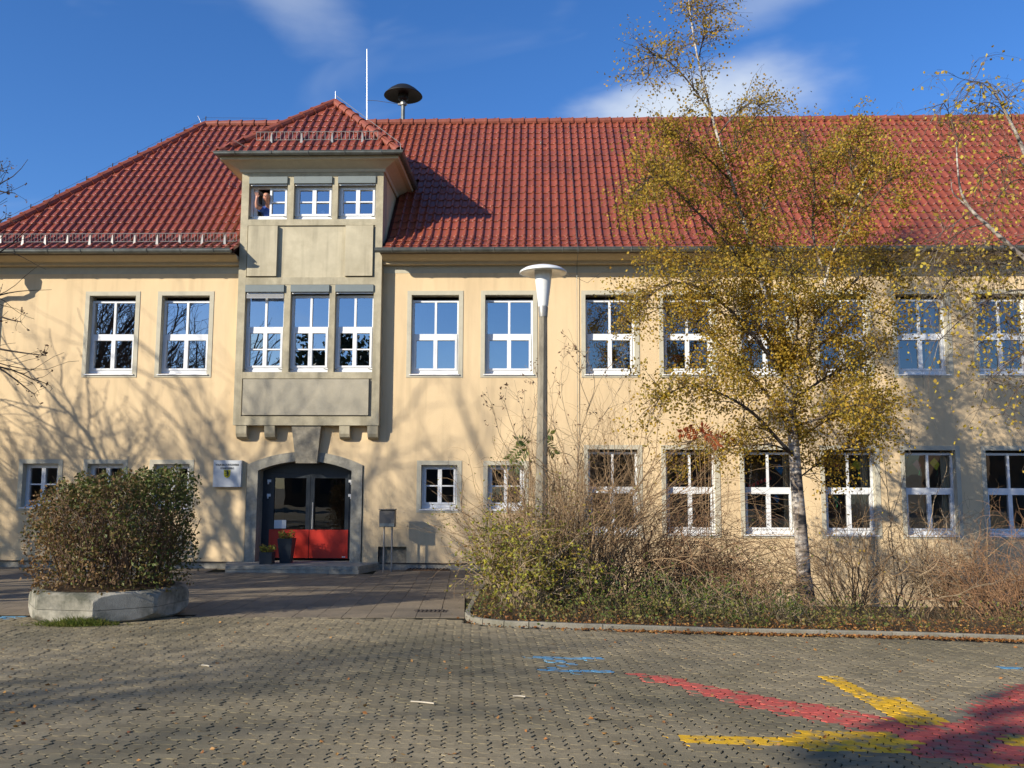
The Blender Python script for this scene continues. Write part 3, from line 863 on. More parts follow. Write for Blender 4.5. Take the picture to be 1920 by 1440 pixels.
def window(x0, x1, z0, z1, split, cross, mat_gl='glass', surround=True, sill=True, y=DEPTH, open_left=False, topgap=0.0, foot=0.05):
    """split: height of the transom (None = none); cross: sashes have a glazing bar at mid height"""
    fw = 0.055; y0, y1 = y-0.075, y
    zt = z1-topgap; zb = z0+foot
    mb = MB(); bar_frame(mb, x0, x1, zb, zt, fw, y0, y1)
    if foot > 0.03:
        mb.box(x0, x1, y0-.012, y1, z0, zb)
    wo = obj('window', mb, M['white'], B)
    xm = (x0+x1)/2
    panes = []
    if split is not None:
        zs = zb+(zt-zb)*split
        m2 = MB(); m2.box(x0+fw, x1-fw, y0-.016, y1+.01, zs-.055, zs+.055); obj('transom', m2, M['white'], wo)
        m2 = MB(); m2.box(xm-.027, xm+.027, y0-.006, y1+.005, zs+.055, zt-fw); obj('mullion', m2, M['white'], wo)
        panes += [(x0+fw, xm-.027, zs+.055, zt-fw), (xm+.027, x1-fw, zs+.055, zt-fw)]
        ztop = zs-.055
    else:
        ztop = zt-fw
    # two casement sashes
    for k, (a, b) in enumerate(((x0+fw, xm-.001), (xm+.001, x1-fw))):
        op = open_left and k == 0
        m2 = MB(); bar_frame(m2, a, b, zb+fw, ztop, .048, y0-.02, y1-.005)
        zz = [zb+fw+.048, ztop-.048]
        if cross:
            zm = (zb+fw+ztop)/2; m2.box(a+.048, b-.048, y0-.014, y1-.01, zm-.016, zm+.016); zz.insert(1, zm)
        so = obj('sash', m2, M['white'], wo)
        if op:                       # swung into the room about its outer edge
            me = so.data; c_, s_ = math.cos(R(78)), math.sin(R(78))
            for vtx in me.vertices:
                dx, dy = vtx.co.x-a, vtx.co.y-y1
                vtx.co.x = a+dx*c_-dy*s_; vtx.co.y = y1+dx*s_+dy*c_
            mbp = MB(); yy = (b-a)
            mbp.quad((a+.05*c_, y1+.05*s_, zb+fw+.05), (a+(yy-.05)*c_, y1+(yy-.05)*s_, zb+fw+.05), (a+(yy-.05)*c_, y1+(yy-.05)*s_, ztop-.05), (a+.05*c_, y1+.05*s_, ztop-.05))
            obj('pane', mbp, M['glass_low'], wo, recalc=False)
        else:
            for q in range(len(zz)-1):
                lo = zz[q]+(.016 if q > 0 else 0); hi = zz[q+1]-(.016 if q < len(zz)-2 else 0)
                panes.append((a+.048, b-.048, lo, hi))
    for a, b, c_, d_ in panes:
        m2 = MB(); yy = (y0+y1)/2+random.uniform(-.003, .003); tl = random.gauss(0, .0022); tv_ = random.gauss(0, .002)
        m2.quad((a, yy-tl-tv_, c_), (b, yy+tl-tv_, c_), (b, yy+tl+tv_, d_), (a, yy-tl+tv_, d_)); obj('pane', m2, M[mat_gl], wo, recalc=False)
    if sill:
        m2 = MB(); m2.prism([(-.045, z0-.035), (-.045, z0-.012), (y0, z0+.012), (y0, z0-.035)], x0-.03, x1+.03, 'X'); obj('sill', m2, M['white'], wo)
    if surround:
        t = .105
        m2 = MB(); m2.box(x0-t, x0, -.012, .02, z0-.09, z1+t); m2.box(x1, x1+t, -.012, .02, z0-.09, z1+t)
        m2.box(x0, x1, -.012, .02, z1, z1+t); m2.box(x0, x1, -.012, .02, z0-.09, z0-.036)
        obj('window_surround', m2, M['surround'], wo)
        # painted reveal
        m2 = MB(); e = .003
        m2.quad((x0+e, -.012, z0), (x0+e, y+.02, z0), (x0+e, y+.02, z1), (x0+e, -.012, z1)); m2.quad((x1-e, -.012, z0), (x1-e, -.012, z1), (x1-e, y+.02, z1), (x1-e, y+.02, z0))
        m2.quad((x0, -.012, z1-e), (x0, y+.02, z1-e), (x1, y+.02, z1-e), (x1, -.012, z1-e))
        obj('reveal', m2, M['surround'], wo, recalc=False)
    return wo


up_w = [window(a, b, *UZ, 0.50, False, 'glass' if k < 4 else 'glass_mid', topgap=0.10) for k, (a, b) in enumerate(UP)]
lo_w = [window(a, b, *LZ, 0.53, False, 'glass_low', topgap=0.06) for a, b in LO]
sm_w = [window(a, b, *SZ, None, True, 'glass_low') for a, b in SM]
for k in (2, 3):                                   # vertical strip blinds behind two upper windows
    a, b = UP[k]; n = 9
    for q in range(n):
        x = a+.1+(b-a-.2)*(q+.5)/n
        m2 = MB(); m2.prism([(x-.055, .34), (x+.055, .37), (x+.055, .373), (x-.055, .343)], UZ[0]+.02, UZ[0]+1.05, 'Z'); obj('blind_slat', m2, M['blind'], up_w[k])
# curtains drawn aside in some classrooms
for wl_, (a, b), (z0, z1), side in ((up_w[4], UP[4], UZ, .62), (up_w[8], UP[8], UZ, .66), (up_w[5], UP[5], UZ, .12), (lo_w[3], LO[3], LZ, .80), (lo_w[4], LO[4], LZ, .82), (lo_w[2], LO[2], LZ, .84), (up_w[6], UP[6], UZ, .78)):
    xa = a+(b-a)*side; n_ = 12; m2 = MB(); vv = []
    for q in range(n_+1):
        x_ = xa+.26*q/n_; y_ = .33+.02*math.sin(q*2.1); vv += [(x_, y_, z0-.1), (x_, y_, z1)]
    m2.add(vv, np.array([(2*q, 2*q+2, 2*q+3, 2*q+1) for q in range(n_)])); obj('curtain', m2, M['curtain'], wl_, recalc=False)
# rooms
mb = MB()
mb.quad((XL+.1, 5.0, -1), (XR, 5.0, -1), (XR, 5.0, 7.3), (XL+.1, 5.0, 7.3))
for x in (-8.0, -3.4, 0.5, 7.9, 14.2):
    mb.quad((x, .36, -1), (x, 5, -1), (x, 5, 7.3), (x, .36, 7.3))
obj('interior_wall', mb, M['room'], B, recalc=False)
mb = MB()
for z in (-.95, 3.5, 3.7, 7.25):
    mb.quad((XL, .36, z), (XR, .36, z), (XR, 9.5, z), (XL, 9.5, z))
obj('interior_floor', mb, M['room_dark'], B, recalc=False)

# ---- bay tower: posts, beams, mullions, panels
T0 = -0.25
tw = MB()
PW = [(-7.215, -6.245), (-6.09, -5.125), (-4.985, -4.035)]        # window bays
ZL, ZU = (4.578, 6.747), (8.40, 9.495)
Ztop = 9.60
tower = obj('bay_tower', MB().box(TX0, PW[0][0], T0, 0.3, 3.28, Ztop).box(PW[2][1], TX1, T0, 0.3, 3.28, Ztop)
            .box(PW[0][0], PW[2][1], T0+.002, .3, 3.28, 3.50)
            .box(PW[0][0], PW[2][1], T0+.002, .3, 4.42, ZL[0]).box(PW[0][0], PW[2][1], T0+.002, .3, ZL[1], 6.93)
            .box(PW[0][0], PW[2][1], T0+.002, .3, 8.245, ZU[0]).box(PW[0][0], PW[2][1], T0+.002, .3, ZU[1], Ztop), M['stone'], B)
for z0, z1 in (ZL, ZU):
    for k in (0, 1):
        mb = MB(); mb.box(PW[k][1], PW[k+1][0], T0+.012, .2, z0, z1); obj('mullion_post', mb, M['stone'], tower)
mb = MB(); mb.box(PW[0][0], PW[2][1], T0+.045, .2, 6.93, 8.245); obj('wall_field', mb, M['stone_panel'], tower)
for a, b in ((-7.185, -6.455), (-4.76, -4.075)):
    mb = MB(); mb.box(a, b, T0-.045, T0+.046, 6.955, 8.225); obj('panel', mb, M['stone_panel'], tower)
mb = MB(); mb.box(PW[0][0], PW[2][1], T0+.045, .2, 3.50, 4.42); obj('wall_field', mb, M['panel_grey'], tower)
mb = MB(); mb.box(-7.175, -4.105, T0-.04, T0+.046, 3.525, 4.40); obj('panel', mb, M['panel_grey'], tower)
# side walls of the tower above the main roof and its inside
SIDE = MB()
for x in (TX0+.01, TX1-.01):
    SIDE.quad((x, .3, 7.2), (x, 3.2, 7.2), (x, 3.2, Ztop), (x, .3, Ztop))
SIDE.quad((TX0, 3.2, 7.2), (TX1, 3.2, 7.2), (TX1, 3.2, Ztop), (TX0, 3.2, Ztop))
obj('side_wall', SIDE, M['plaster'], tower, recalc=False)
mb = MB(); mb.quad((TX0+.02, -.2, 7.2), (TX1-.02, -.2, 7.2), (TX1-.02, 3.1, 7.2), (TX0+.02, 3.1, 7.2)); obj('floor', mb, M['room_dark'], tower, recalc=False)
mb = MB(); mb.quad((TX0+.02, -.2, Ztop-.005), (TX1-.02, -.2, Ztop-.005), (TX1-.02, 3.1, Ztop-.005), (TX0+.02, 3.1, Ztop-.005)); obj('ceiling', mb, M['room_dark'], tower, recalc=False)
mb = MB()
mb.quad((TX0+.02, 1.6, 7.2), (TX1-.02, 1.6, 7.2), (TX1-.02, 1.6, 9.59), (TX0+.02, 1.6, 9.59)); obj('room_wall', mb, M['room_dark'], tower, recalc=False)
# corbels and keystone
for a, b in ((-7.335, -7.075), (-6.635, -6.385), (-4.81, -4.56), (-4.125, -3.875)):
    mb = MB(); mb.prism([(0.0, 2.95), (-.09, 2.955), (-.17, 3.0), (-.21, 3.08), (-.23, 3.278), (0.0, 3.278)], a, b, 'X'); obj('corbel', mb, M['stone'], tower)
kt = [(-5.98, 3.277), (-5.265, 3.277), (-5.355, 2.37), (-5.865, 2.37)]
mb = MB(); vv = [(x, -.20 if z > 3 else -.14, z) for x, z in kt]+[(x, .12, z) for x, z in kt]
mb.add(vv, [[0, 1, 2, 3], [7, 6, 5, 4], [0, 4, 5, 1], [1, 5, 6, 2], [2, 6, 7, 3], [3, 7, 4, 0]]); obj('keystone', mb, M['stone_weathered'], B)
# roller shutter boxes and windows of the tower
for lvl, (z0, z1) in enumerate((ZL, ZU)):
    for k, (a, b) in enumerate(PW):
        wv = window(a, b, z0, z1, 0.545 if lvl == 0 else None, True, 'glass', surround=False, sill=False, y=0.0, open_left=(lvl == 1 and k == 0), topgap=0.24 if lvl == 0 else 0.20, foot=0.075)
        mb = MB(); mb.prism([(T0-.035, z1-.185), (T0-.035, z1-.012), (T0+.06, z1-.004), (.02, z1-.004), (.02, z1-.185)], a+.005, b-.005, 'X'); obj('shutter_box', mb, M['shutter'], wv)
        mb = MB(); mb.box(a+.03, b-.03, T0+.03, T0+.05, z1-.225, z1-.19); obj('shutter_rail', mb, M['white'], wv)
        if lvl == 0 and k == 0:
            for q in range(3):
                mb = MB(); mb.prism([(T0+.02, z1-.235-q*.036), (T0+.012, z1-.25-q*.036), (T0+.02, z1-.268-q*.036), (T0+.032, z1-.25-q*.036)], a+.03, b-.02, 'X'); obj('shutter_slat', mb, M['aluslat'], wv)
        for s_ in (0.06, .94):
            x = a+(b-a)*s_; mb = MB(); mb.tube([(x-.05, T0+.09, z0+.09), (x+.06, T0+.06, z0+.06)], .011, 6); obj('shutter_catch', mb, M['zinc'], wv)

# ---- door surround, door, steps
ia = arc(1.145, 2.19, 0.235)
mb = MB()
n = len(oa)
outer = [(-7.08, -.0)]+oa+[(-4.26, -.0)]
inner = [(-6.815, -.0)]+ia+[(-4.525, -.0)]
N = len(outer)
vv = [(x, -.035, z) for x, z in outer]+[(x, -.035, z) for x, z in inner]+[(x, .42, z) for x, z in inner]+[(x, .02, z) for x, z in outer]
fs = []
for k in range(N-1):
    fs += [[k, k+1, N+k+1, N+k], [N+k, N+k+1, 2*N+k+1, 2*N+k], [k+1, k, 3*N+k, 3*N+k+1]]
mb.add(vv, fs); obj('door_surround', mb, M['stone_grey'], B, recalc=False)
# side walls of the porch behind the surround
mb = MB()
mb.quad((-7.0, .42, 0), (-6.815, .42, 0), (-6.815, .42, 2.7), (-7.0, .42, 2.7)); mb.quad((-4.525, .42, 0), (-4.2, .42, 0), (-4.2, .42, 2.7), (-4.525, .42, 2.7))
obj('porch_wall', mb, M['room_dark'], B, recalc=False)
DY = .42
D_ = MB()
x0, x1, xm = -6.62, -4.66, -5.625
D_.box(-6.815, x0, DY, DY+.06, .05, 2.5).box(x1, -4.52, DY, DY+.06, .05, 2.5).box(x0, x1, DY, DY+.06, 2.12, 2.5)
door = obj('door', D_, M['anthracite'], B)
for a, b in ((x0, xm-.004), (xm+.004, x1)):
    mb = MB(); bar_frame(mb, a, b, .06, 2.115, .10, DY-.02, DY+.045); lf = obj('door_leaf', mb, M['anthracite'], door)
    mb = MB(); mb.quad((a+.1, DY+.01, .76), (b-.1, DY+.01, .76), (b-.1, DY+.01, 2.015), (a+.1, DY+.01, 2.015)); obj('pane', mb, M['glass_door'], door, recalc=False)
    mb = MB(); mb.box(a+.004, b-.004, DY-.034, DY-.022, .07, .755); obj('kick_panel', mb, M['red_panel'], door)
mb = MB(); mb.tube([(xm+.09, DY-.10, .78), (xm+.09, DY-.10, 1.42)], .016, 8)
for z in (.86, 1.33): mb.tube([(xm+.09, DY-.10, z), (xm+.07, DY, z)], .012, 6)
obj('pull_handle', mb, M['steel'], door)
for x, sg in ((x0-.03, 1), (x1+.03, -1)):
    for z in (1.58, 1.93):
        mb = MB(); mb.box(x-.045, x+.045, DY-.05, DY-.018, z-.02, z+.045); mb.box(x-.02*sg-.014, x-.02*sg+.014, DY-.06, DY-.02, z-.07, z-.02); obj('hinge', mb, M['white'], door)
mb = MB(); mb.box(-6.5, -6.2, DY-.028, DY-.023, .78, .985); obj('notice_sheet', mb, M['paper'], door)
mb = MB(); mb.box(-4.80, -4.72, DY-.04, DY-.035, .085, .11); obj('door_label', mb, M['paper'], door)
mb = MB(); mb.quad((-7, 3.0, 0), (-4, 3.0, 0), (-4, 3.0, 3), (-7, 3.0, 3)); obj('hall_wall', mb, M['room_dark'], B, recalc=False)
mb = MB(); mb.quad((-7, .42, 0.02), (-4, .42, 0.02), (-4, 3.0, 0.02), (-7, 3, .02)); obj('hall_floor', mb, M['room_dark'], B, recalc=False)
step = empty('entrance_step', (-5.6, -.6, -.15), 'broad low stone doorstep in front of the red-panelled entrance', 'step')
for k, (z0, z1, gr) in enumerate(((-.2, -.078, 0.012), (-.072, 0.004, 0.0))):
    pl = [(-7.5-gr, .4), (-7.42-gr, -.3), (-7.12-gr, -1.18-gr), (-4.10+gr, -1.10-gr), (-3.80+gr, -.02-gr), (-3.80, .4)]
    mb = MB(); mb.prism(pl, z0, z1, 'Z'); obj('stone_tread' if k else 'stone_base', mb, M['stone_grey'], step)

# ---- main roof
E0 = np.array([-0.62, 7.50]); E1 = np.array([0.35, 8.10]); EB = 1.05
RY = 5.03; RZ = E1[1]+EB*(RY-E1[0])
HIP = [(-10.42, RY), (-14.02, 0.641), (-14.62, E0[0])]          # hip line in plan


def hipx(y): return np.interp(y, [HIP[2][1], HIP[1][1], HIP[0][1]], [HIP[2][0], HIP[1][0], HIP[0][0]])


def roofz(y): return np.where(y < E1[0], E0[1]+(E1[1]-E0[1])*(y-E0[0])/(E1[0]-E0[0]), E1[1]+EB*(y-E1[0]))


mb = MB()
dn = -0.035
hx1 = float(hipx(E1[0])); ym = 1.8; zm_ = float(roofz(np.array(ym)))
q3 = lambda *p: mb.add([(x, y, z+dn) for x, y, z in p], [list(range(len(p)))])
q3((hx1, E1[0], E1[1]), (TX0, E1[0], E1[1]), (TX0, RY, RZ), (HIP[0][0], RY, RZ))
q3((TX0, ym, zm_), (TX1, ym, zm_), (TX1, RY, RZ), (TX0, RY, RZ))
q3((TX1, E1[0], E1[1]), (XR+.4, E1[0], E1[1]), (XR+.4, RY, RZ), (TX1, RY, RZ))
q3((HIP[0][0], RY, RZ), (XR+.4, RY, RZ), (XR+.4, 2*RY-E0[0], E0[1]), (HIP[2][0], 2*RY-E0[0], E0[1]))
q3((HIP[2][0], E0[0], E0[1]), (hx1, E1[0], E1[1]), (HIP[0][0], RY, RZ), (HIP[2][0], 2*RY-E0[0], E0[1]))
# the eave strip stops at the tower, the slope above it is open inside the tower
mb.add([(HIP[2][0], E0[0], E0[1]+dn), (TX0, E0[0], E0[1]+dn), (TX0, E1[0], E1[1]+dn), (float(hipx(E1[0])), E1[0], E1[1]+dn)], [[0, 1, 2, 3]])
mb.add([(TX1, E0[0], E0[1]+dn), (XR+.4, E0[0], E0[1]+dn), (XR+.4, E1[0], E1[1]+dn), (TX1, E1[0], E1[1]+dn)], [[0, 1, 2, 3]])
roof = obj('roof', mb, M['underlay'], B, recalc=False)
# eaves boarding
for a, b in ((HIP[2][0], TX0), (TX1, XR)):
    mb = MB(); mb.box(a, b-.02 if b < 0 else b, -.60, .0, 7.452, 7.468); obj('eaves_board', mb, M['wood_dark'], B)

# one tile: flat pan with a roll on its right side, length along +y (up the slope)
TWD, TLN = 0.2145, 0.0


def tile_mesh(L):
    xs_ = np.array([-.105, -.08, -.02, .03, .045, .062, .084, .104, .120]); zs_ = np.array([.008, .0, .0, .004, .026, .050, .057, .044, .004])
    n_ = len(xs_); v_ = []
    for (y_, dz, sc) in ((-.028, .016, 1.0), (-.034, .026, 1.0), (-.030, .034, 1.0), (-.014, .040, 1.0), (L*.5, .028, .96), (L+.03, .004, .9)):
        for x_, z_ in zip(xs_, zs_): v_.append((x_, y_, z_*sc+dz))
    f_ = [[r_*n_+c_, r_*n_+c_+1, (r_+1)*n_+c_+1, (r_+1)*n_+c_] for r_ in range(5) for c_ in range(n_-1)]
    return np.array(v_), f_, [0]*len(f_)


def slope_tiles(O, u, vdir, n_, ncol, rows, L, test, key):
    """rows: list of distance up the slope for every tile's foot"""
    out = []
    for c_ in ncol:
        for r_ in rows:
            p = O+u*(c_*TWD)+vdir*r_
            if not test(p+vdir*(L*.45)): continue
            mx = np.eye(4); mx[:3, 0] = u; mx[:3, 1] = vdir; mx[:3, 2] = n_; mx[:3, 3] = p
            a_ = random.gauss(0, .006); mx[:3, 0] = u+n_*a_; mx[:3, 3] += n_*random.gauss(0, .0016)
            out.append((key, mx))
    return out


ux = np.array([1.0, 0, 0])
l0 = math.hypot(E1[0]-E0[0], E1[1]-E0[1]); v0 = np.array([0, (E1[0]-E0[0])/l0, (E1[1]-E0[1])/l0]); n0 = np.cross(ux, v0)
l1 = math.hypot(RY-E1[0], RZ-E1[1]); v1 = np.array([0, (RY-E1[0])/l1, (RZ-E1[1])/l1]); n1 = np.cross(ux, v1)
NR = 18; LR = l1/NR
L0 = l0/3
tt = {'a': tile_mesh(L0), 'b': tile_mesh(LR)}
TPK = np.array([-5.47, 1.25, 12.02])               # peak of the tower roof
TE = (-7.86, -3.36, -0.78, 9.90)                    # tower eave: x0, x1, y, z


def outside_tower(p):
    if TX0-.02 < p[0] < TX1+.02 and p[1] < 3.2: return False
    # below the tower roof sides
    s_ = (TPK[2]-TE[3])/(TPK[0]-TE[0]); 
    if TE[0] < p[0] < TE[1] and p[2] < TPK[2]-s_*abs(p[0]-TPK[0])-.02 and p[2] > TE[3]+.02 and p[1] > 0: return False
    return True


cols = range(int((-14.8)/TWD), int((XR+.3)/TWD))
test = lambda p: p[0] > hipx(p[1])+.02 and outside_tower(p)
pls = slope_tiles(np.array([0, *E0]), ux, v0, n0, cols, [k*L0 for k in range(3)], L0, test, 'a')
pls += slope_tiles(np.array([0, *E1]), ux, v1, n1, cols, [k*LR for k in range(NR)], LR, test, 'b')
pls = [p for p in pls if p[1][0, 3] < 17.5]
scatter('roof_tile', roof, tt, [M['tile']], pls, smooth=True)


# ridge and hip tiles
def ridge_run(a, b, parent, r=.115, L=.36):
    a, b = np.array(a, float), np.array(b, float); d = np.linalg.norm(b-a); n_ = max(2, int(d/L)); t = (b-a)/d
    side = np.cross(t, [0, 0, 1]); side /= np.linalg.norm(side); upv = np.cross(side, t)
    v_, f_ = [], []
    k = 9
    for q, (y_, rr, dz) in enumerate(((-.03, r*1.06, 0), (-.03, r*1.2, 0), (.02, r*1.2, 0), (.03, r*1.08, 0), (d/n_+.02, r*.94, 0))):
        for w_ in range(k):
            th_ = (math.pi+1.3)*(w_/(k-1))-.65
            v_.append((rr*math.cos(th_), y_, rr*math.sin(th_)))
    for q in range(4):
        for w_ in range(k-1): f_.append([q*k+w_, q*k+w_+1, (q+1)*k+w_+1, (q+1)*k+w_])
    places_ = []
    for q in range(n_):
        mx = np.eye(4); mx[:3, 0] = side; mx[:3, 1] = t; mx[:3, 2] = upv; mx[:3, 3] = a+t*d*q/n_; places_.append(('r', mx))
    scatter('ridge_tile', parent, {'r': (np.array(v_), f_, [0]*len(f_))}, [M['ridge']], places_, 300)


lift = .03
ridge_run((XR, RY, RZ+lift), (HIP[0][0], RY, RZ+lift), roof, .12, .38)
ridge_run((HIP[1][0], HIP[1][1], float(roofz(np.array(HIP[1][1])))+.02), (HIP[0][0], RY, RZ+.02), roof, .13)
ridge_run((HIP[2][0], HIP[2][1], E0[1]+.02), (HIP[1][0], HIP[1][1], float(roofz(np.array(HIP[1][1])))+.02), roof, .13)

# ---- tower roof
mb = MB()
RB = np.array([TPK[0], 4.6, TPK[2]])
e0, e1 = np.array([TE[0], TE[2], TE[3]]), np.array([TE[1], TE[2], TE[3]])
b0, b1 = np.array([TE[0], 4.6, TE[3]]), np.array([TE[1], 4.6, TE[3]])
dz = np.array([0, 0, -.04])
mb.add([e0+dz, e1+dz, TPK+dz, b0+dz, b1+dz, RB+dz], [[0, 1, 2], [0, 2, 5, 3], [1, 4, 5, 2]])
troof = obj('tower_roof', mb, M['underlay'], B, recalc=False)
vf = TPK-np.array([TPK[0], TE[2], TE[3]]); lf_ = np.linalg.norm(vf); vf /= lf_; nf = np.cross(ux, vf)
TR = 8; TL = lf_/TR
tt2 = {'t': tile_mesh(TL)}


def in_front(p):
    k = np.clip((p[2]-TE[3])/(TPK[2]-TE[3]), 0, 1)
    return TE[0]+(TPK[0]-TE[0])*k+.04 < p[0] < TE[1]+(TPK[0]-TE[1])*k-.02 and p[2] < TPK[2]


pls = slope_tiles(np.array([TPK[0], TE[2], TE[3]]), ux, vf, nf, range(-12, 12), [k*TL for k in range(TR)], TL, in_front, 't')
# the two side slopes, seen only from elsewhere
nfront = len(pls)
for sg in (-1, 1):
    ex = TE[0] if sg < 0 else TE[1]
    vs = TPK-np.array([ex, TPK[1], TE[3]]); ls = np.linalg.norm(vs); vs /= ls; us = np.array([0, -sg*-1.0, 0]) if False else np.array([0, float(sg), 0]); ns = np.cross(us, vs)
    def in_side(p, ex=ex):
        k = np.clip((p[2]-TE[3])/(TPK[2]-TE[3]), 0, 1)
        return p[1] > TE[2]+(TPK[1]-TE[2])*k+.02 and p[1] < 4.2 and p[2] < TPK[2] and p[2] > float(roofz(np.array(p[1])))-.1
    pls += slope_tiles(np.array([ex, 0, TE[3]]), us, vs, ns, range(-20, 21), [k*ls/9 for k in range(9)], ls/9, in_side, 't')
scatter('roof_tile', troof, tt2, [M['tile']], pls, nfront, smooth=True)
ridge_run(e0+np.array([.05, .05, .05]), TPK+np.array([0, 0, .05]), troof, .11, .36)
ridge_run(e1+np.array([-.05, .05, .05]), TPK+np.array([0, 0, .05]), troof, .11, .36)
ridge_run((RB[0], 4.0, RB[2]+.05), TPK+np.array([0, 0, .05]), troof, .11, .36)

# tower eaves: flared cove on three sides
steps_ = [(0.0, Ztop-.005), (-.035, Ztop+.0), (-.06, 9.665), (-.12, 9.70), (-.30, 9.79), (-.42, 9.80), (-.44, 9.87)]
mb = MB(); vv = []
for o_, z in steps_:
    vv += [(TX0+o_, 3.0, z), (TX0+o_, T0+o_+.01, z), (TX1-o_, T0+o_+.01, z), (TX1-o_, 3.0, z)]
fs = [[r_*4+c_, r_*4+c_+1, (r_+1)*4+c_+1, (r_+1)*4+c_] for r_ in range(len(steps_)-1) for c_ in range(3)]
mb.add(vv, fs); obj('tower_eaves', mb, M['surround'], B, recalc=False)


# ---- gutters
def gutter(path, r, closed_ends=True, bracket=0.8):
    p = np.array(path, float); n_ = len(p)
    t = np.gradient(p, axis=0); t /= np.linalg.norm(t, axis=1)[:, None]
    # mitred sideways vectors
    segs = np.diff(p, axis=0); segs /= np.linalg.norm(segs, axis=1)[:, None]
    sv = []
    for k in range(n_):
        s1 = segs[max(k-1, 0)]; s2 = segs[min(k, n_-2)]
        a1 = np.cross(s1, [0, 0, 1]); a2 = np.cross(s2, [0, 0, 1]); m_ = a1+a2; m_ /= np.linalg.norm(m_); m_ /= max(.4, m_@a1); sv.append(m_)
    mb = MB(); vv = []; K = 9
    prof_ = [(r*math.cos(math.pi+math.pi*q/(K-1)), r*math.sin(math.pi+math.pi*q/(K-1))) for q in range(K)]
    # rolled front bead
    front = [(r+.012*math.cos(a_)-.0, .008+.012*math.sin(a_)) for a_ in np.linspace(-1.2, 3.6, 5)]
    full = prof_+front
    for k in range(n_):
        for o_, z in full: vv.append(p[k]+sv[k]*o_+np.array([0, 0, z]))
    m_ = len(full)
    fs = [[k*m_+q, k*m_+q+1, (k+1)*m_+q+1, (k+1)*m_+q] for k in range(n_-1) for q in range(m_-1)]
    if closed_ends: fs += [list(range(K)), [(n_-1)*m_+q for q in range(K)][::-1]]
    mb.add(vv, fs); go = obj('gutter', mb, M['zinc'], B, recalc=False, smooth=False)
    for k in range(n_-1):
        d = np.linalg.norm(p[k+1]-p[k]); nb_ = int(d/bracket); s_ = segs[k]; a_ = np.cross(s_, [0, 0, 1])
        for q in range(nb_):
            c_ = p[k]+s_*(q+.5)*d/nb_
            if c_[0] > 15: continue
            mb = MB(); pp = [c_+a_*(r+.006)*math.cos(math.pi+math.pi*w_/8)+np.array([0, 0, (r+.006)*math.sin(math.pi+math.pi*w_/8)]) for w_ in range(9)]+[c_+a_*(r+.012)+np.array([0, 0, .02])]
            mb.tube(pp, .008, 4); obj('gutter_bracket', mb, M['zinc'], go)
    return go


GZ = 7.515; GY = -.70
gutter([(-14.8, GY, GZ), (TX0-.06, GY, GZ)], .085, True)
gutter([(TX1-.09, GY, GZ), (XR, GY, GZ)], .085, True)
GT = 9.925
gutter([(TE[0]-.0, 1.9, GT), (TE[0]-.0, TE[2]-.0, GT), (TE[1]+.0, TE[2]-.0, GT), (TE[1]+.0, 1.9, GT)], .075, True)
# downpipe with outlet and swan neck, just past the left end of the picture
dpx = -13.52
mb = MB(); mb.lathe([(.14, 7.44), (.15, 7.42), (.14, 7.22), (.06, 7.08)], (dpx, GY, 0), 14); mb.tube([(dpx, GY, 7.1), (dpx, GY, 7.0), (dpx-.02, -.55, 6.82), (dpx-.1, -.3, 6.66), (dpx-.14, -.16, 6.5), (dpx-.14, -.14, 6.3), (dpx-.14, -.14, 0.0)], .052, 10)
obj('downpipe', mb, M['zinc'], B, smooth=True)


# ---- snow guards
def snow_guard(x0, x1, base, up, hgt, npost, nbr, tilt=0.0):
    base = np.array(base); up = np.array(up, float); up /= np.linalg.norm(up)
    A = np.array([x0, base[0], base[1]]); Bp = np.array([x1, base[0], base[1]])
    H = up*hgt
    mb = MB(); mb.tube([A, Bp], .010, 6); mb.tube([A+H, Bp+H], .010, 6)
    sg = obj('snow_guard', mb, M['galv'], B)
    for q in range(npost+1):
        c_ = A+(Bp-A)*q/npost; mb = MB(); mb.tube([c_, c_+H], .0065, 4); obj('guard_bar', mb, M['galv'], sg)
    for q in range(nbr):
        c_ = A+(Bp-A)*(q+.5)/nbr
        mb = MB(); mb.prism([(-.012, 0), (.012, 0), (.022, -.0), (.012, .0)], 0, .01, 'Y') if False else None
        mb.add([c_+np.array([-.008, -.03, .17]), c_+np.array([.008, -.03, .17]), c_+np.array([.035, -.05, -.09]), c_+np.array([-.035, -.05, -.09]),
                c_+np.array([-.008, .04, .17]), c_+np.array([.008, .04, .17]), c_+np.array([.035, .1, -.02]), c_+np.array([-.035, .1, -.02])],
               [[0, 1, 2, 3], [7, 6, 5, 4], [0, 4, 5, 1], [1, 5, 6, 2], [2, 6, 7, 3], [3, 7, 4, 0]]); obj('guard_bracket', mb, M['galv'], sg)


gy_ = -.20; snow_guard(-14.3, TX0-.1, (gy_, float(roofz(np.array(gy_)))+.10), (0, -.12, 1), .20, 84, 12)
gy_ = -.42; snow_guard(-7.02, -3.98, (gy_, TE[3]+(gy_-TE[2])*1.04+.10), (0, -.12, 1), .20, 30, 4)

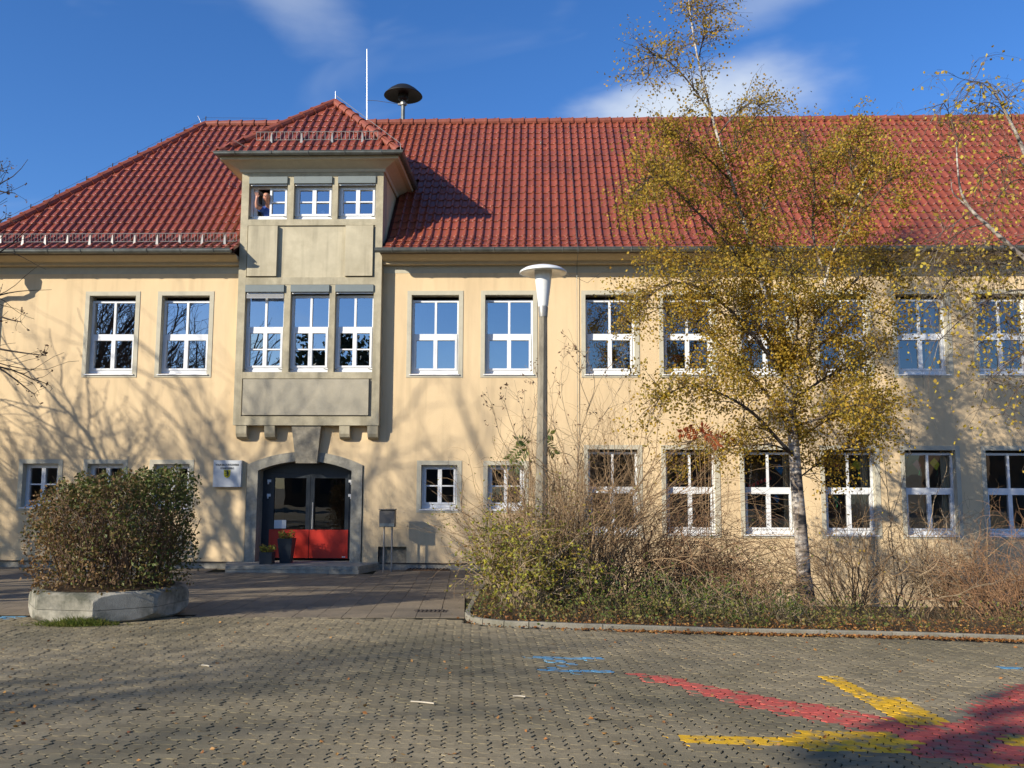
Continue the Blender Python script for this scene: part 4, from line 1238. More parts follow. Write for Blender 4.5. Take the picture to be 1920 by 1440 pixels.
# ---- small things on the roof
for px, py in ((384, 277), (432, 354), (1013, 276), (830, 356)):
    # hooks on the tiles
    d = ray(px, py); n_ = np.array([0, -EB, 1.0]); P0 = np.array([0, *E1]); t = ((P0-CAM)@n_)/(d@n_); p = CAM+d*t
    mb = MB(); mb.tube([p+np.array([0, -.02, .03]), p+np.array([.02, -.14, .07]), p+np.array([.01, -.16, .12]), p+np.array([-.02, .02, .20])], .014, 5); obj('roof_hook', mb, M['galv'], roof)
mb = MB()
xw = 0.95
pts = [(xw, RY, RZ+.18)]+[(xw, y_, float(roofz(np.array(y_)))+.11) for y_ in np.linspace(RY-.1, E0[0], 10)]+[(xw, GY-.1, GZ+.02), (xw, GY-.12, GZ-.1), (xw, -.2, 7.3), (xw, -.06, 7.15), (xw, -.05, 4.0), (xw, -.05, .6), (xw, -.05, -.8)]
mb.tube(pts, .007, 5); obj('lightning_conductor', mb, M['zinc'], B)
mb = MB(); mb.tube([(HIP[2][0], E0[0], E0[1]+.26), (HIP[1][0], HIP[1][1], float(roofz(np.array(HIP[1][1])))+.26), (HIP[0][0], RY, RZ+.26), (TPK[0]-3, RY, RZ+.22)], .004, 4)
for q in range(9):
    t = q/8; x_ = HIP[1][0]*(1-t)+HIP[0][0]*t; y_ = HIP[1][1]*(1-t)+HIP[0][1]*t; z_ = float(roofz(np.array(y_))); mb.tube([(x_, y_, z_+.16), (x_, y_, z_+.30)], .014, 4)
for q in range(24):
    x_ = -4.2+q*.95; mb.tube([(x_, RY, RZ+.12), (x_, RY, RZ+.2)], .012, 4)
obj('lightning_conductor', mb, M['drip'], B)
mb = MB(); mb.tube([TPK+np.array([.02, 0, .25]), e1+np.array([0, -.02, .22]), e1+np.array([.02, -.05, .02])], .008, 4); mb.tube([e0+np.array([.35, .1, .38]), e0+np.array([.7, .2, .2]), e0+np.array([.9, .25, .22])], .008, 4)
obj('lightning_conductor', mb, M['galv'], B)


def rod(px0, py0, px1, py1, Y, r, label):
    a, b = at(px0, py0, Y), at(px1, py1, Y)
    o = empty('lightning_rod', a, label, 'lightning rod', 'lightning rods on the roof')
    mb = MB(); mb.tube([a, a+(b-a)*.3, b], [r*1.2, r, r*.6], 6); obj('rod', mb, M['white_gloss'], o)
    mb = MB(); mb.lathe([(0.0, -.06), (r*2.6, -.05), (r*2.6, .05), (r, .09)], a, 8); obj('base', mb, M['galv'], o)


rod(688, 236, 688, 92, RY, .015, 'tall white lightning rod on the ridge beside the siren')
rod(380, 236, 371, 217, RY, .012, 'short tilted lightning rod on the left end of the ridge')
rod(629, 197, 629, 171, 1.25, .010, 'short thin lightning rod on the tower peak')
c = at(756, 185, RY); bz = RZ
sir = empty('siren', (c[0], RY, bz), 'black mushroom-shaped siren on a grey pole above the ridge', 'siren')
mb = MB(); mb.tube([(c[0], RY, bz-.1), (c[0], RY, c[2]+.1)], .065, 10); obj('pole', mb, M['zinc'], sir)
zt = at(756, 178, RY)[2]
mb = MB(); mb.lathe([(0.0, .34), (.12, .33), (.20, .29), (.27, .285), (.42, .18), (.585, .02), (.60, -.01), (.56, -.01), (.3, .05), (.1, .05), (0, .05)], (c[0], RY, zt-.03), 36); obj('hood', mb, M['siren'], sir, smooth=True)
mb = MB(); mb.lathe([(0, .06), (.16, .06), (.16, -.14), (.07, -.2), (0, -.2)], (c[0], RY, zt), 16); obj('motor', mb, M['siren'], sir)
mb = MB(); mb.lathe([(.07, -.04), (.10, -.04), (.10, .04), (.07, .04)], (c[0], RY, zt-.30), 12); mb.box(c[0]-.16, c[0]+.13, RY-.03, RY+.03, zt-.33, zt-.28); obj('clamp', mb, M['galv'], sir)
mb = MB(); a = at(689, 188, RY); mb.tube([(c[0]-.1, RY, zt-.30), (a[0]+.3, RY, a[2]-.02), a], .008, 4); obj('stay_wire', mb, M['zinc'], sir)

# ================================================================== THINGS AT THE WALL
def text_mesh(name, body, size, mat, parent, center, y, squeeze=1.0):
    cu = bpy.data.curves.new(name, 'FONT'); cu.body = body; cu.size = size; cu.align_x = 'CENTER'; cu.extrude = 0.001; cu.resolution_u = 2; cu.offset = 0.0016
    to = bpy.data.objects.new(name, cu); COL.objects.link(to)
    dg = bpy.context.evaluated_depsgraph_get(); me = bpy.data.meshes.new_from_object(to.evaluated_get(dg))
    bpy.data.objects.remove(to); bpy.data.curves.remove(cu)
    off = wloc(parent)
    for v_ in me.vertices:
        x_, y_, z_ = v_.co; v_.co = (center[0]+x_*squeeze-off[0], y-z_-off[1], center[1]+y_-off[2])
    me.materials.clear(); me.materials.append(mat)
    return link(name, me, parent)


sx0, sx1, sz0, sz1 = -7.88, -7.20, 1.79, 2.435
sg = empty('wall_sign', ((sx0+sx1)/2, -.05, sz0), 'white box sign with a yellow shield on the wall left of the entrance', 'sign')
mb = MB(); mb.box(sx0, sx1, -.115, -.002, sz0, sz1); so = obj('panel', mb, M['sign'], sg)
xc = (sx0+sx1)/2
text_mesh('lettering', 'VOLKSBILDUNGSWERK', .068, M['ink'], sg, (xc, 2.300), -.118, .80)
text_mesh('lettering', 'KÖNIGSBERG', .068, M['ink'], sg, (xc, 2.218), -.118, .80)
shp = [(-.085, .19), (.085, .19), (.085, .09), (.07, .035), (.04, .008), (0, 0), (-.04, .008), (-.07, .035), (-.085, .09)]
mb = MB(); mb.prism([(xc+x*.95, 2.01+z) for x, z in shp], -.119, -.1155, 'Y'); sh = obj('shield', mb, M['shield'], sg)
# black heraldic beast as a few strokes: body, mane, limbs, tail
mb = MB()
for pts, r_ in (([(.0, .17), (.015, .13), (.02, .09), (.015, .055)], (.018, .022, .016, .014)), ([(.0, .165), (-.015, .18)], (.016, .012)), ([(.01, .13), (-.03, .145), (-.06, .17)], (.012, .008, .007)),
                ([(.012, .11), (-.03, .10), (-.06, .105)], (.011, .007, .006)), ([(.015, .06), (-.02, .065), (-.03, .045), (-.055, .035)], (.013, .009, .007, .006)), ([(.018, .06), (.035, .04), (.03, .02), (.01, .015)], (.013, .009, .007, .006)),
                ([(.025, .07), (.05, .09), (.045, .13), (.065, .16)], (.006, .005, .006, .009))):
    mb.tube([(xc+x*.95, -.120, 2.01+z) for x, z in pts], np.array(r_)*.9, 5)
obj('emblem', mb, M['ink'], sg)

# letter box on two legs
mx_, my_ = -3.60, -.62; mz = float(g(mx_, my_))
lb = empty('letter_box', (mx_, my_, mz), 'grey metal letter box on two thin legs right of the entrance', 'letter box')
p0, p1 = at(713, 955, my_), at(741, 988, my_)
mb = MB(); mb.prism([(my_-.10, p1[2]), (my_-.115, p1[2]+.03), (my_-.115, p0[2]-.03), (my_+.12, p0[2]-.012), (my_+.12, p1[2])], p0[0], p1[0], 'X'); obj('box', mb, M['bronze'], lb)
mb = MB(); mb.box(p0[0]-.01, p1[0]+.01, my_-.135, my_+.14, p0[2]-.01, p0[2]+.008); obj('lid', mb, M['bronze'], lb)
mb = MB(); mb.box(p0[0]+.008, p1[0]-.008, my_-.128, my_-.116, p1[2]+.012, p1[2]+.085); obj('paper_slot', mb, M['shutter'], lb)
for px in (719.5, 734.5):
    x = at(px, 1030, my_)[0]; mb = MB(); mb.tube([(x, my_, mz-.02), (x, my_, p1[2]+.02)], .02, 8); obj('leg', mb, M['galv'], lb)

# cellar grating on the ground by the wall
gr = empty('cellar_grating', (-2.6, -.25, -.15), 'rusty brown grating on the ground at the foot of the wall', 'grating')
mb = MB(); mb.box(-3.1, -2.1, -.42, -.05, -.16, -.125); obj('frame', mb, M['leaf_brown'], gr)
for k in range(12):
    mb = MB(); mb.box(-3.05+k*.08, -3.03+k*.08, -.40, -.07, -.124, -.11); obj('grate_bar', mb, M['drip'], gr)


def leaves(mb, c, size, rs, flat=0.0, aspect=0.62, up=None, mi=0):
    """one folded diamond per centre"""
    c = np.asarray(c, float); n_ = len(c)
    if n_ == 0: return
    a = rs.normal(size=(n_, 3)); a /= np.linalg.norm(a, axis=1)[:, None]
    if flat: a[:, 2] *= (1-flat); a /= np.linalg.norm(a, axis=1)[:, None]
    b = rs.normal(size=(n_, 3))
    if flat: b[:, 2] *= (1-flat)
    b -= a*(a*b).sum(1)[:, None]; b /= np.linalg.norm(b, axis=1)[:, None]
    nn = np.cross(a, b)
    s_ = (size*rs.uniform(.65, 1.25, n_))[:, None]
    v_ = np.stack([c-a*s_*.5, c+b*s_*aspect*.5+nn*s_*.08, c+a*s_*.5, c-b*s_*aspect*.5+nn*s_*.08], 1).reshape(-1, 3)
    f_ = np.arange(n_*4).reshape(-1, 4)
    mb.add(v_, f_, mi, rs.uniform(0, 1, n_))


def grow(out, tips, p, d, L, r, lvl, rs, kids=(3, 5), ratio=(.45, .7), wob=.18, up=.05, spread=.8, start=.3, step=.22, taper=.45, minr=.003, droop=0.0):
    n_ = max(3, int(L/step)+2); p = np.array(p, float); d = np.array(d, float); d /= np.linalg.norm(d)
    pts = [p.copy()]; dirs = [d.copy()]
    for k in range(n_):
        d = d+rs.normal(size=3)*wob/math.sqrt(n_)*1.4+np.array([0, 0, up-droop*(k/n_)])/n_*2; d /= np.linalg.norm(d)
        p = p+d*L/n_; pts.append(p.copy()); dirs.append(d.copy())
    rad = np.maximum(r*np.linspace(1, taper if lvl > 0 else .25, n_+1), minr)
    out.append((np.array(pts), rad, lvl))
    if lvl == 0:
        tips.append(np.array(pts[1:])); return
    nk = rs.integers(kids[0], kids[1]+1)
    for q in range(nk):
        f = start+(1-start)*(q+rs.uniform(.1, .9))/nk
        k = min(int(f*n_), n_-1)
        a = np.cross(dirs[k], rs.normal(size=3)); a /= np.linalg.norm(a)
        dd = dirs[k]*math.cos(spread*rs.uniform(.6, 1.2))+a*math.sin(spread*rs.uniform(.6, 1.2))
        grow(out, tips, pts[k], dd, L*rs.uniform(*ratio), rad[k]*.62, lvl-1, rs, kids, ratio, wob, up, spread, start, step, taper, minr, droop)
    # leader goes on
    grow(out, tips, pts[-1], dirs[-1], L*rs.uniform(*ratio), rad[-1], lvl-1, rs, kids, ratio, wob, up, spread, start, step, taper, minr, droop)


def tubes(mb, out, sides=(3, 4, 5, 7), mi=0):
    for pts, rad, lvl in out:
        mb.tube(pts, rad, sides[min(lvl, len(sides)-1)], mi, cap=False)


# planters by the door
def pot(x, y, z, w0, w1, h_, label, seed):
    o = empty('plant_pot', (x, y, z), label, 'plant pot', 'dark square plant pots by the door')
    mb = MB(); vv = []
    for w_, zz in ((w0, 0), (w1, h_), (w1-.03, h_), (w1-.04, h_-.05)):
        vv += [(x-w_/2, y-w_/2, z+zz), (x+w_/2, y-w_/2, z+zz), (x+w_/2, y+w_/2, z+zz), (x-w_/2, y+w_/2, z+zz)]
    fs = [[r_*4+c_, r_*4+(c_+1) % 4, (r_+1)*4+(c_+1) % 4, (r_+1)*4+c_] for r_ in range(3) for c_ in range(4)]+[[3, 2, 1, 0], [12, 13, 14, 15]]
    mb.add(vv, fs); obj('pot', mb, M['anthracite'], o)
    rs = np.random.default_rng(seed); mb = MB(); out = []; tips = []
    for k in range(16):
        a = rs.uniform(0, 6.28); grow(out, tips, (x+math.cos(a)*.05, y+math.sin(a)*.05, z+h_-.05), (math.cos(a)*.8, math.sin(a)*.8, 1), .2, .004, 0, rs)
    tubes(mb, out); obj('stems', mb, M['twig_dark'], o, kind='stuff')
    mb = MB(); c_ = np.concatenate(tips); leaves(mb, np.repeat(c_, 5, 0)+rs.normal(size=(len(c_)*5, 3))*.03, .055, rs); obj('leaves', mb, M['leaf_mix'], o, kind='stuff')


pot(-5.98, -.30, .004, .24, .36, .58, 'tall dark tapered plant pot with leafy plant beside the red door', 3)
pot(-6.34, -.62, .004, .28, .30, .28, 'small dark cube plant pot at the front of the doorstep', 4)

# garden chair behind the hedge planter
ch = empty('garden_chair', (-9.05, -.65, -.15), 'pale slatted garden chair half hidden by the hedge at the wall', 'chair')
cx0, cy0, cz0 = -9.05, -.65, float(g(-9.05, -.65))
mb = MB(); mb.box(cx0-.22, cx0+.22, cy0-.22, cy0+.2, cz0+.40, cz0+.43); obj('seat', mb, M['plastic'], ch)
for dx in (-.2, .2):
    for dy in (-.2, .2):
        mb = MB(); mb.tube([(cx0+dx*1.1, cy0+dy*1.1, cz0), (cx0+dx, cy0+dy, cz0+.40)], .02, 6); obj('leg', mb, M['plastic'], ch)
    mb = MB(); mb.tube([(cx0+dx, cy0+.19, cz0+.43), (cx0+dx, cy0+.27, cz0+.86)], .018, 6); obj('back_post', mb, M['plastic'], ch)
for k in range(4):
    z = cz0+.52+k*.10; mb = MB(); mb.box(cx0-.2, cx0+.2, cy0+.205+k*.018, cy0+.225+k*.018, z, z+.06); obj('back_slat', mb, M['plastic'], ch)

# ================================================================== LAMP POST
lx, ly = 0.04, -6.6
lz = float(bedz(lx, ly))
lp = empty('lamp_post', (lx, ly, lz), 'concrete lamp post with white tapered shade under a flat disc', 'street lamp')
mb = MB(); n_ = 14
xt = .085
pts = [(lx+(xt-lx)*k/n_, ly, lz-.2+(4.77-lz+.2)*k/n_) for k in range(n_+1)]
mb.tube(pts, np.linspace(.125, .072, n_+1), 8); obj('pole', mb, M['pole'], lp)
mb = MB(); mb.lathe([(.075, 4.74), (.078, 4.78), (.085, 4.9), (.08, 4.92)], (xt, ly, 0), 20); obj('collar', mb, M['galv'], lp, smooth=True)
mb = MB(); mb.lathe([(.0, 4.90), (.078, 4.90), (.088, 4.94), (.105, 5.10), (.135, 5.34), (.150, 5.48), (.155, 5.545)], (xt, ly, 0), 28); obj('lamp_shade', mb, M['white_gloss'], lp, smooth=True)
mb = MB(); mb.lathe([(.15, 5.53), (.30, 5.515), (.395, 5.50), (.412, 5.51), (.405, 5.535), (.33, 5.585), (.18, 5.63), (0.0, 5.645)], (xt, ly, 0), 40); obj('disc_cover', mb, M['white_gloss'], lp, smooth=True)
mb = MB(); mb.tube([(xt+.36, ly, 5.53), (xt+.9, ly+2.5, 5.9), (1.75, -.12, 7.22)], .004, 4); obj('cable', mb, M['zinc'], lp)

# ================================================================== CONCRETE PLANTER AND HEDGE
PC = np.array([-6.16, -8.85]); pz = float(g(*PC))
pt = empty('concrete_planter', (PC[0], PC[1], pz), 'round grey concrete planter with oval facets holding a trimmed hedge', 'planter')


def drum(z0, z1, prof_z, prof_r, n=128, m=16):
    mb = MB(); vv = []
    zz = np.linspace(z0, z1, m)
    for z in zz:
        r_ = np.interp(z, prof_z, prof_r)
        for k in range(n):
            th_ = 2*math.pi*k/n; ap = 1.0/math.cos(((th_+R(9)+math.pi/8) % (math.pi/4))-math.pi/8)
            rr = min(r_, ap); vv.append((PC[0]+rr*math.cos(th_), PC[1]+rr*math.sin(th_), pz+z))
    fs = [[a*n+b, a*n+(b+1) % n, (a+1)*n+(b+1) % n, (a+1)*n+b] for a in range(m-1) for b in range(n)]
    fs += [list(range(n))[::-1], [(m-1)*n+k for k in range(n)]]
    mb.add(vv, fs); return mb


pzv = [-.05, 0.0, .04, .11, .19, .205]; prv = [.90, .93, 1.0, 1.065, 1.10, 1.10]
obj('lower_ring', drum(-.05, .197, pzv, prv), M['concrete'], pt)
pzv = [.203, .215, .30, .37, .41, .42]; prv = [1.10, 1.10, 1.085, 1.05, .99, .965]
obj('upper_ring', drum(.203, .42, pzv, prv), M['concrete'], pt)
mb = MB(); mb.lathe([(.0, .435), (.88, .428)], (PC[0], PC[1], pz), 24); obj('soil', mb, M['soil'], pt)
hd = empty('hedge_shrub', (PC[0], PC[1], pz+.5), 'trimmed brown and green hedge growing in the concrete planter', 'shrub')
rs = np.random.default_rng(11)
out, tips = [], []
for k in range(110):
    a = rs.uniform(0, 6.28); r_ = .75*math.sqrt(rs.uniform(0, 1))
    p = (PC[0]+r_*math.cos(a), PC[1]+r_*math.sin(a), pz+.48)
    d = (math.cos(a)*r_*.45+rs.normal()*.12, math.sin(a)*r_*.45+rs.normal()*.12, 1)
    grow(out, tips, p, d, rs.uniform(.75, 1.15), .012, 2, rs, (2, 4), (.35, .55), .25, .1, .6, .2, .14)


def in_hedge(c):
    x, y, z = c[:, 0]-PC[0], c[:, 1]-PC[1], c[:, 2]-pz
    top = 1.95+.16*np.clip((x+.3)/1.2, -1.2, 1)+.07*np.sin(c[:, 0]*21+c[:, 1]*13)+.06*np.sin(c[:, 0]*9)*np.sin(c[:, 1]*7)
    rr = np.hypot(x*1.0, y*1.05)+.07*np.sin(np.arctan2(y, x)*7+z*4)+.05*np.sin(np.arctan2(y, x)*23+z*17)
    lim = 1.12-.46*np.clip((z-1.5)/.6, 0, 1)**2*(x < 0)-.14*np.clip((z-1.75)/.4, 0, 1)**2-.13*np.clip((.62-z)/.3, 0, 1)
    return (z < top) & (rr < lim)


keep = [o_ for o_ in out if in_hedge(o_[0]).mean() > .6]
mb = MB(); tubes(mb, keep)
# a few long shoots above the trim
for k in range(5):
    p = np.array([PC[0]-.05+rs.normal()*.12, PC[1]+rs.normal()*.1, pz+1.6]); mb.tube([p, p+np.array([.0, 0, .3]), p+np.array([rs.normal()*.05, 0, .42+rs.uniform(0, .1)])], [.005, .004, .002], 3)
    tips.append(np.linspace(p+np.array([0, 0, .1]), p+np.array([0, 0, .45]), 4))
obj('stems', mb, M['twig_dark'], hd, kind='stuff')
c = rs.uniform(-1.25, 1.25, size=(75000, 3)); c[:, 2] = rs.uniform(.36, 2.25, 75000); c += np.array([PC[0], PC[1], pz])
c = c[in_hedge(c)]
# denser shell than core, thinner low down
x, y, z = c[:, 0]-PC[0], c[:, 1]-PC[1], c[:, 2]-pz
w_ = np.clip(.22+.55*(np.hypot(x, y)/1.15)**2+.5*np.clip((z-1.45)/.3, 0, 1), 0, 1)*np.where(z < .95, .75, 1)
cl = np.sin(x*6.1+1)*np.sin(y*5.3)*np.sin(z*6.7+2)
c = c[rs.uniform(size=len(c)) < w_*(.55+.45*cl)*1.35]
mb = MB(); leaves(mb, c, .055, rs)
# leaf colour: brown on the left, greener on the right and on top
n_ = len(c); x = c[:, 0]-PC[0]; z = c[:, 2]-pz
gn = np.clip(.40+.22*x+.14*(z-1.1)+rs.normal(size=n_)*.24+.12*np.sin(x*5)*np.sin(z*6), 0, 1)
mb.fa[-1] = gn
hl = [o for o in hd.children]
M['leaf_hedge'] = leafmat('leaf_hedge2', [(0.24, 0.135, 0.055), (0.19, 0.115, 0.045), (0.15, 0.115, 0.035), (0.11, 0.115, 0.028), (0.075, 0.10, 0.022), (0.11, 0.14, 0.03)], 0.25)
obj('foliage', mb, M['leaf_hedge'], hd, kind='stuff', recalc=False)
for tsp in tips[-5:]:
    pass
# grass tuft at the planter's foot
mb = MB(); rs = np.random.default_rng(5)
for k in range(700):
    t = np.clip(rs.normal()*.45, -1.2, 1.2); p = np.array([PC[0]+.05+t*.6, PC[1]-.98-.22*rs.uniform()**2*(1-.5*abs(t)), 0]); p[2] = float(g(p[0], p[1])); hgt = rs.uniform(.03, .17)*(1-.6*abs(t))
    dd = np.array([rs.normal()*.06, -abs(rs.normal())*.06, hgt]); s_ = np.array([.005, 0, 0])
    mb.add([p-s_, p+s_, p+dd*.6+s_*.7, p+dd+np.array([0, -.01, -.005])], np.array([(0, 1, 2, 3)]), 0, rs.uniform())
obj('grass_tuft', mb, M['grass'], kind='stuff', label='green grass tuft growing at the foot of the concrete planter', cat='grass', recalc=False)

# ================================================================== BIRCH IN THE BED
def wpath(px, Ys):
    return np.array([at(a, b, y) for (a, b), y in zip(px, Ys)])


def smooth_path(p, n=4):
    p = np.asarray(p, float)
    for _ in range(2):
        q = [p[0]]
        for a, b in zip(p[:-1], p[1:]): q += [a*.75+b*.25, a*.25+b*.75]
        q.append(p[-1]); p = np.array(q)
    return p


bx0 = at(1512, 1125, -5.0)
birch = empty('birch_tree', (bx0[0], -5.0, float(bedz(bx0[0], -5.0))), 'tall autumn birch with white trunk and golden leaves in the shrub bed', 'tree')
rs = np.random.default_rng(21)
mbt = MB(); mbl = MB(); tips = []; limbs = []
YB = -5.0


def stem(px, ys, r0, r1, k=10, mi=0):
    p = smooth_path(wpath(px, ys)); limbs.append((p, np.linspace(r0, r1, len(p))))
    mbt.tube(p, np.linspace(r0, r1, len(p)), k, mi, cap=False); return p


trunk = stem([(1514, 1160), (1508, 1095), (1502, 1000), (1492, 890), (1486, 800), (1478, 720), (1462, 640)], [YB]*7, .145, .07, 12)
fl = smooth_path(wpath([(1516, 1165), (1511, 1120), (1507, 1080)], [YB]*3)); mbt.tube(fl, np.interp(np.linspace(0, 1, len(fl)), [0, .35, 1], [.24, .175, .13]), 12, 0, cap=False)
main = stem([(1478, 720), (1455, 620), (1425, 520), (1400, 430), (1372, 340), (1345, 255), (1325, 180), (1308, 110), (1296, 40), (1290, -10)], [YB, YB, YB+.1, YB+.2, YB+.2, YB+.1, YB, YB, YB-.1, YB-.1], .052, .010, 8)
right = stem([(1484, 760), (1508, 680), (1530, 600), (1548, 520), (1575, 440), (1612, 360), (1640, 300)], [YB, YB-.1, YB-.2, YB-.3, YB-.3, YB-.3, YB-.2], .055, .010, 8)
spec = [  # limbs: pixel polylines, depth run, radius
    ([(1492, 860), (1455, 820), (1410, 770), (1350, 735), (1290, 720), (1240, 745)], (0, -1.2), .042),
    ([(1488, 810), (1440, 740), (1380, 670), (1310, 610), (1250, 575), (1190, 580)], (0, 1.0), .045),
    ([(1480, 720), (1430, 650), (1380, 590), (1320, 540), (1260, 525), (1210, 560)], (0, -.8), .045),
    ([(1470, 680), (1420, 610), (1380, 560), (1330, 520), (1270, 480), (1240, 500)], (0, .6), .04),
    ([(1425, 520), (1380, 480), (1330, 420), (1270, 360), (1225, 320), (1205, 350)], (.1, -.9), .035),
    ([(1400, 430), (1350, 370), (1300, 330), (1255, 310), (1225, 350)], (.2, .9), .03),
    ([(1372, 340), (1330, 300), (1290, 260), (1250, 250)], (.2, -.6), .024),
    ([(1345, 255), (1380, 210), (1410, 190), (1425, 200)], (.1, .5), .02),
    ([(1335, 215), (1290, 150), (1250, 110), (1220, 100), (1215, 140)], (0, -.4), .02),
    ([(1310, 110), (1320, 60), (1328, 10)], (0, .3), .014),
    ([(1350, 270), (1372, 300), (1400, 240), (1430, 205)], (.1, -.4), .016),
    ([(1400, 430), (1440, 380), (1450, 330), (1440, 300)], (.2, -.5), .022),
    ([(1548, 520), (1520, 440), (1530, 350), (1520, 290), (1505, 270)], (-.3, .5), .03),
    ([(1560, 480), (1600, 420), (1640, 370), (1668, 335)], (-.3, -.9), .028),
    ([(1530, 600), (1590, 540), (1630, 500), (1660, 485), (1672, 500)], (-.2, .7), .032),
    ([(1510, 670), (1570, 620), (1620, 580), (1655, 590)], (-.1, -1.0), .032),
    ([(1500, 740), (1560, 700), (1610, 680), (1650, 655)], (0, 1.0), .03),
    ([(1490, 800), (1550, 780), (1600, 755), (1640, 770)], (0, -.7), .03),
    ([(1488, 830), (1530, 800), (1580, 770), (1620, 765), (1660, 785)], (0, .4), .026),
    ([(1575, 440), (1560, 380), (1570, 310), (1575, 260)], (-.3, .4), .02),
    ([(1612, 360), (1590, 310), (1610, 270)], (-.3, -.5), .016),
    ([(1492, 900), (1520, 880), (1550, 850), (1590, 840)], (0, .5), .018),
    ([(1490, 850), (1440, 830), (1390, 840), (1330, 810), (1290, 830)], (0, .9), .022),
    ([(1470, 690), (1500, 620), (1490, 560), (1480, 500)], (0, -.9), .028),
    ([(1462, 640), (1440, 560), (1450, 480), (1430, 420)], (0, .9), .026),
]
twigs = []
for px, (ya, yb), r0 in spec:
    ys_ = [YB+ya+(yb-ya)*k/(len(px)-1)*1.6 for k in range(len(px))]
    p = smooth_path(wpath(px, ys_)); rr = np.linspace(r0, .006, len(p)); mbl.tube(p, rr, 6, 0, cap=False)
    L = np.linalg.norm(np.diff(p, axis=0), axis=1).sum()
    for q in range(int(L*13)+5):
        f = rs.uniform(.22, 1.0)*(len(p)-1); k = int(f); k = min(k, len(p)-2); c_ = p[k]+(p[k+1]-p[k])*(f-k)
        t = p[k+1]-p[k]; t /= np.linalg.norm(t)
        d = t*.7+rs.normal(size=3)*.6+np.array([0, 0, .1])
        grow(twigs, tips, c_, d, rs.uniform(.35, .75), .009, 1, rs, (2, 4), (.4, .7), .35, 0, .8, .25, .13, .4, .0022, .35)
for st_, lo in ((main, .1), (right, .15), (trunk, .62)):
    for q in range(85):
        f = (lo+(1-lo)*rs.uniform())*(len(st_)-1); k = min(int(f), len(st_)-2); c_ = st_[k]+(st_[k+1]-st_[k])*(f-k)
        d = rs.normal(size=3)+np.array([0, 0, .5]); grow(twigs, tips, c_, d, rs.uniform(.35, .7)*(1.1-.6*f/len(st_)), .009, 1, rs, (2, 4), (.4, .7), .35, 0, .8, .25, .13, .4, .0022, .3)
obj('trunk', mbt, M['birch'], birch, smooth=True, recalc=False)
tubes(mbl, twigs); obj('branches', mbl, M['birch_limb'], birch, kind='stuff', recalc=False)
c_ = np.concatenate(tips)
# sparser at the very top, where most leaves have dropped
def thin(c):
    z = c[:, 2]; return np.where(z > 8.6, .35, np.where(z > 6.5, .9, 1.0))
base_c = c_
cc = np.repeat(base_c, 10, 0)+rs.normal(size=(len(base_c)*10, 3))*.11
cg = np.sin(cc[:, 0]*4.3+1.7*np.sin(cc[:, 2]*2.1))*np.sin(cc[:, 2]*4.9+1.3*np.sin(cc[:, 1]*3))*np.sin(cc[:, 1]*4.1+cc[:, 0])
cc = cc[rs.uniform(size=len(cc)) < thin(cc)*np.clip(.46+1.0*cg, .10, 1)]
mb = MB(); leaves(mb, cc, .056, rs, aspect=.75)
cl = .5+.5*np.sin(cc[:, 0]*3.1+cc[:, 2]*2.3)*np.sin(cc[:, 2]*3.7-cc[:, 1]*2)
mb.fa[-1] = np.clip(rs.uniform(size=len(cc))*.75+cl*.25, 0, 1)
print('birch leaves', len(cc))
obj('crown', mb, M['leaf_birch'], birch, kind='stuff', recalc=False)

# ================================================================== SECOND BIRCH, trunk past the right edge
YR = -9.3
b2 = at(2010, 1195, YR)
birch2 = empty('birch_tree', (b2[0], YR, float(bedz(b2[0], YR))), 'sparse yellow birch leaning in from the right edge with white limbs', 'tree')
mbt = MB(); mbl = MB(); tips = []; twigs = []
rs = np.random.default_rng(33)


def stem2(px, ys, r0, r1, k=8):
    p = smooth_path(wpath(px, ys)); mbt.tube(p, np.linspace(r0, r1, len(p)), k, 0, cap=False); return p


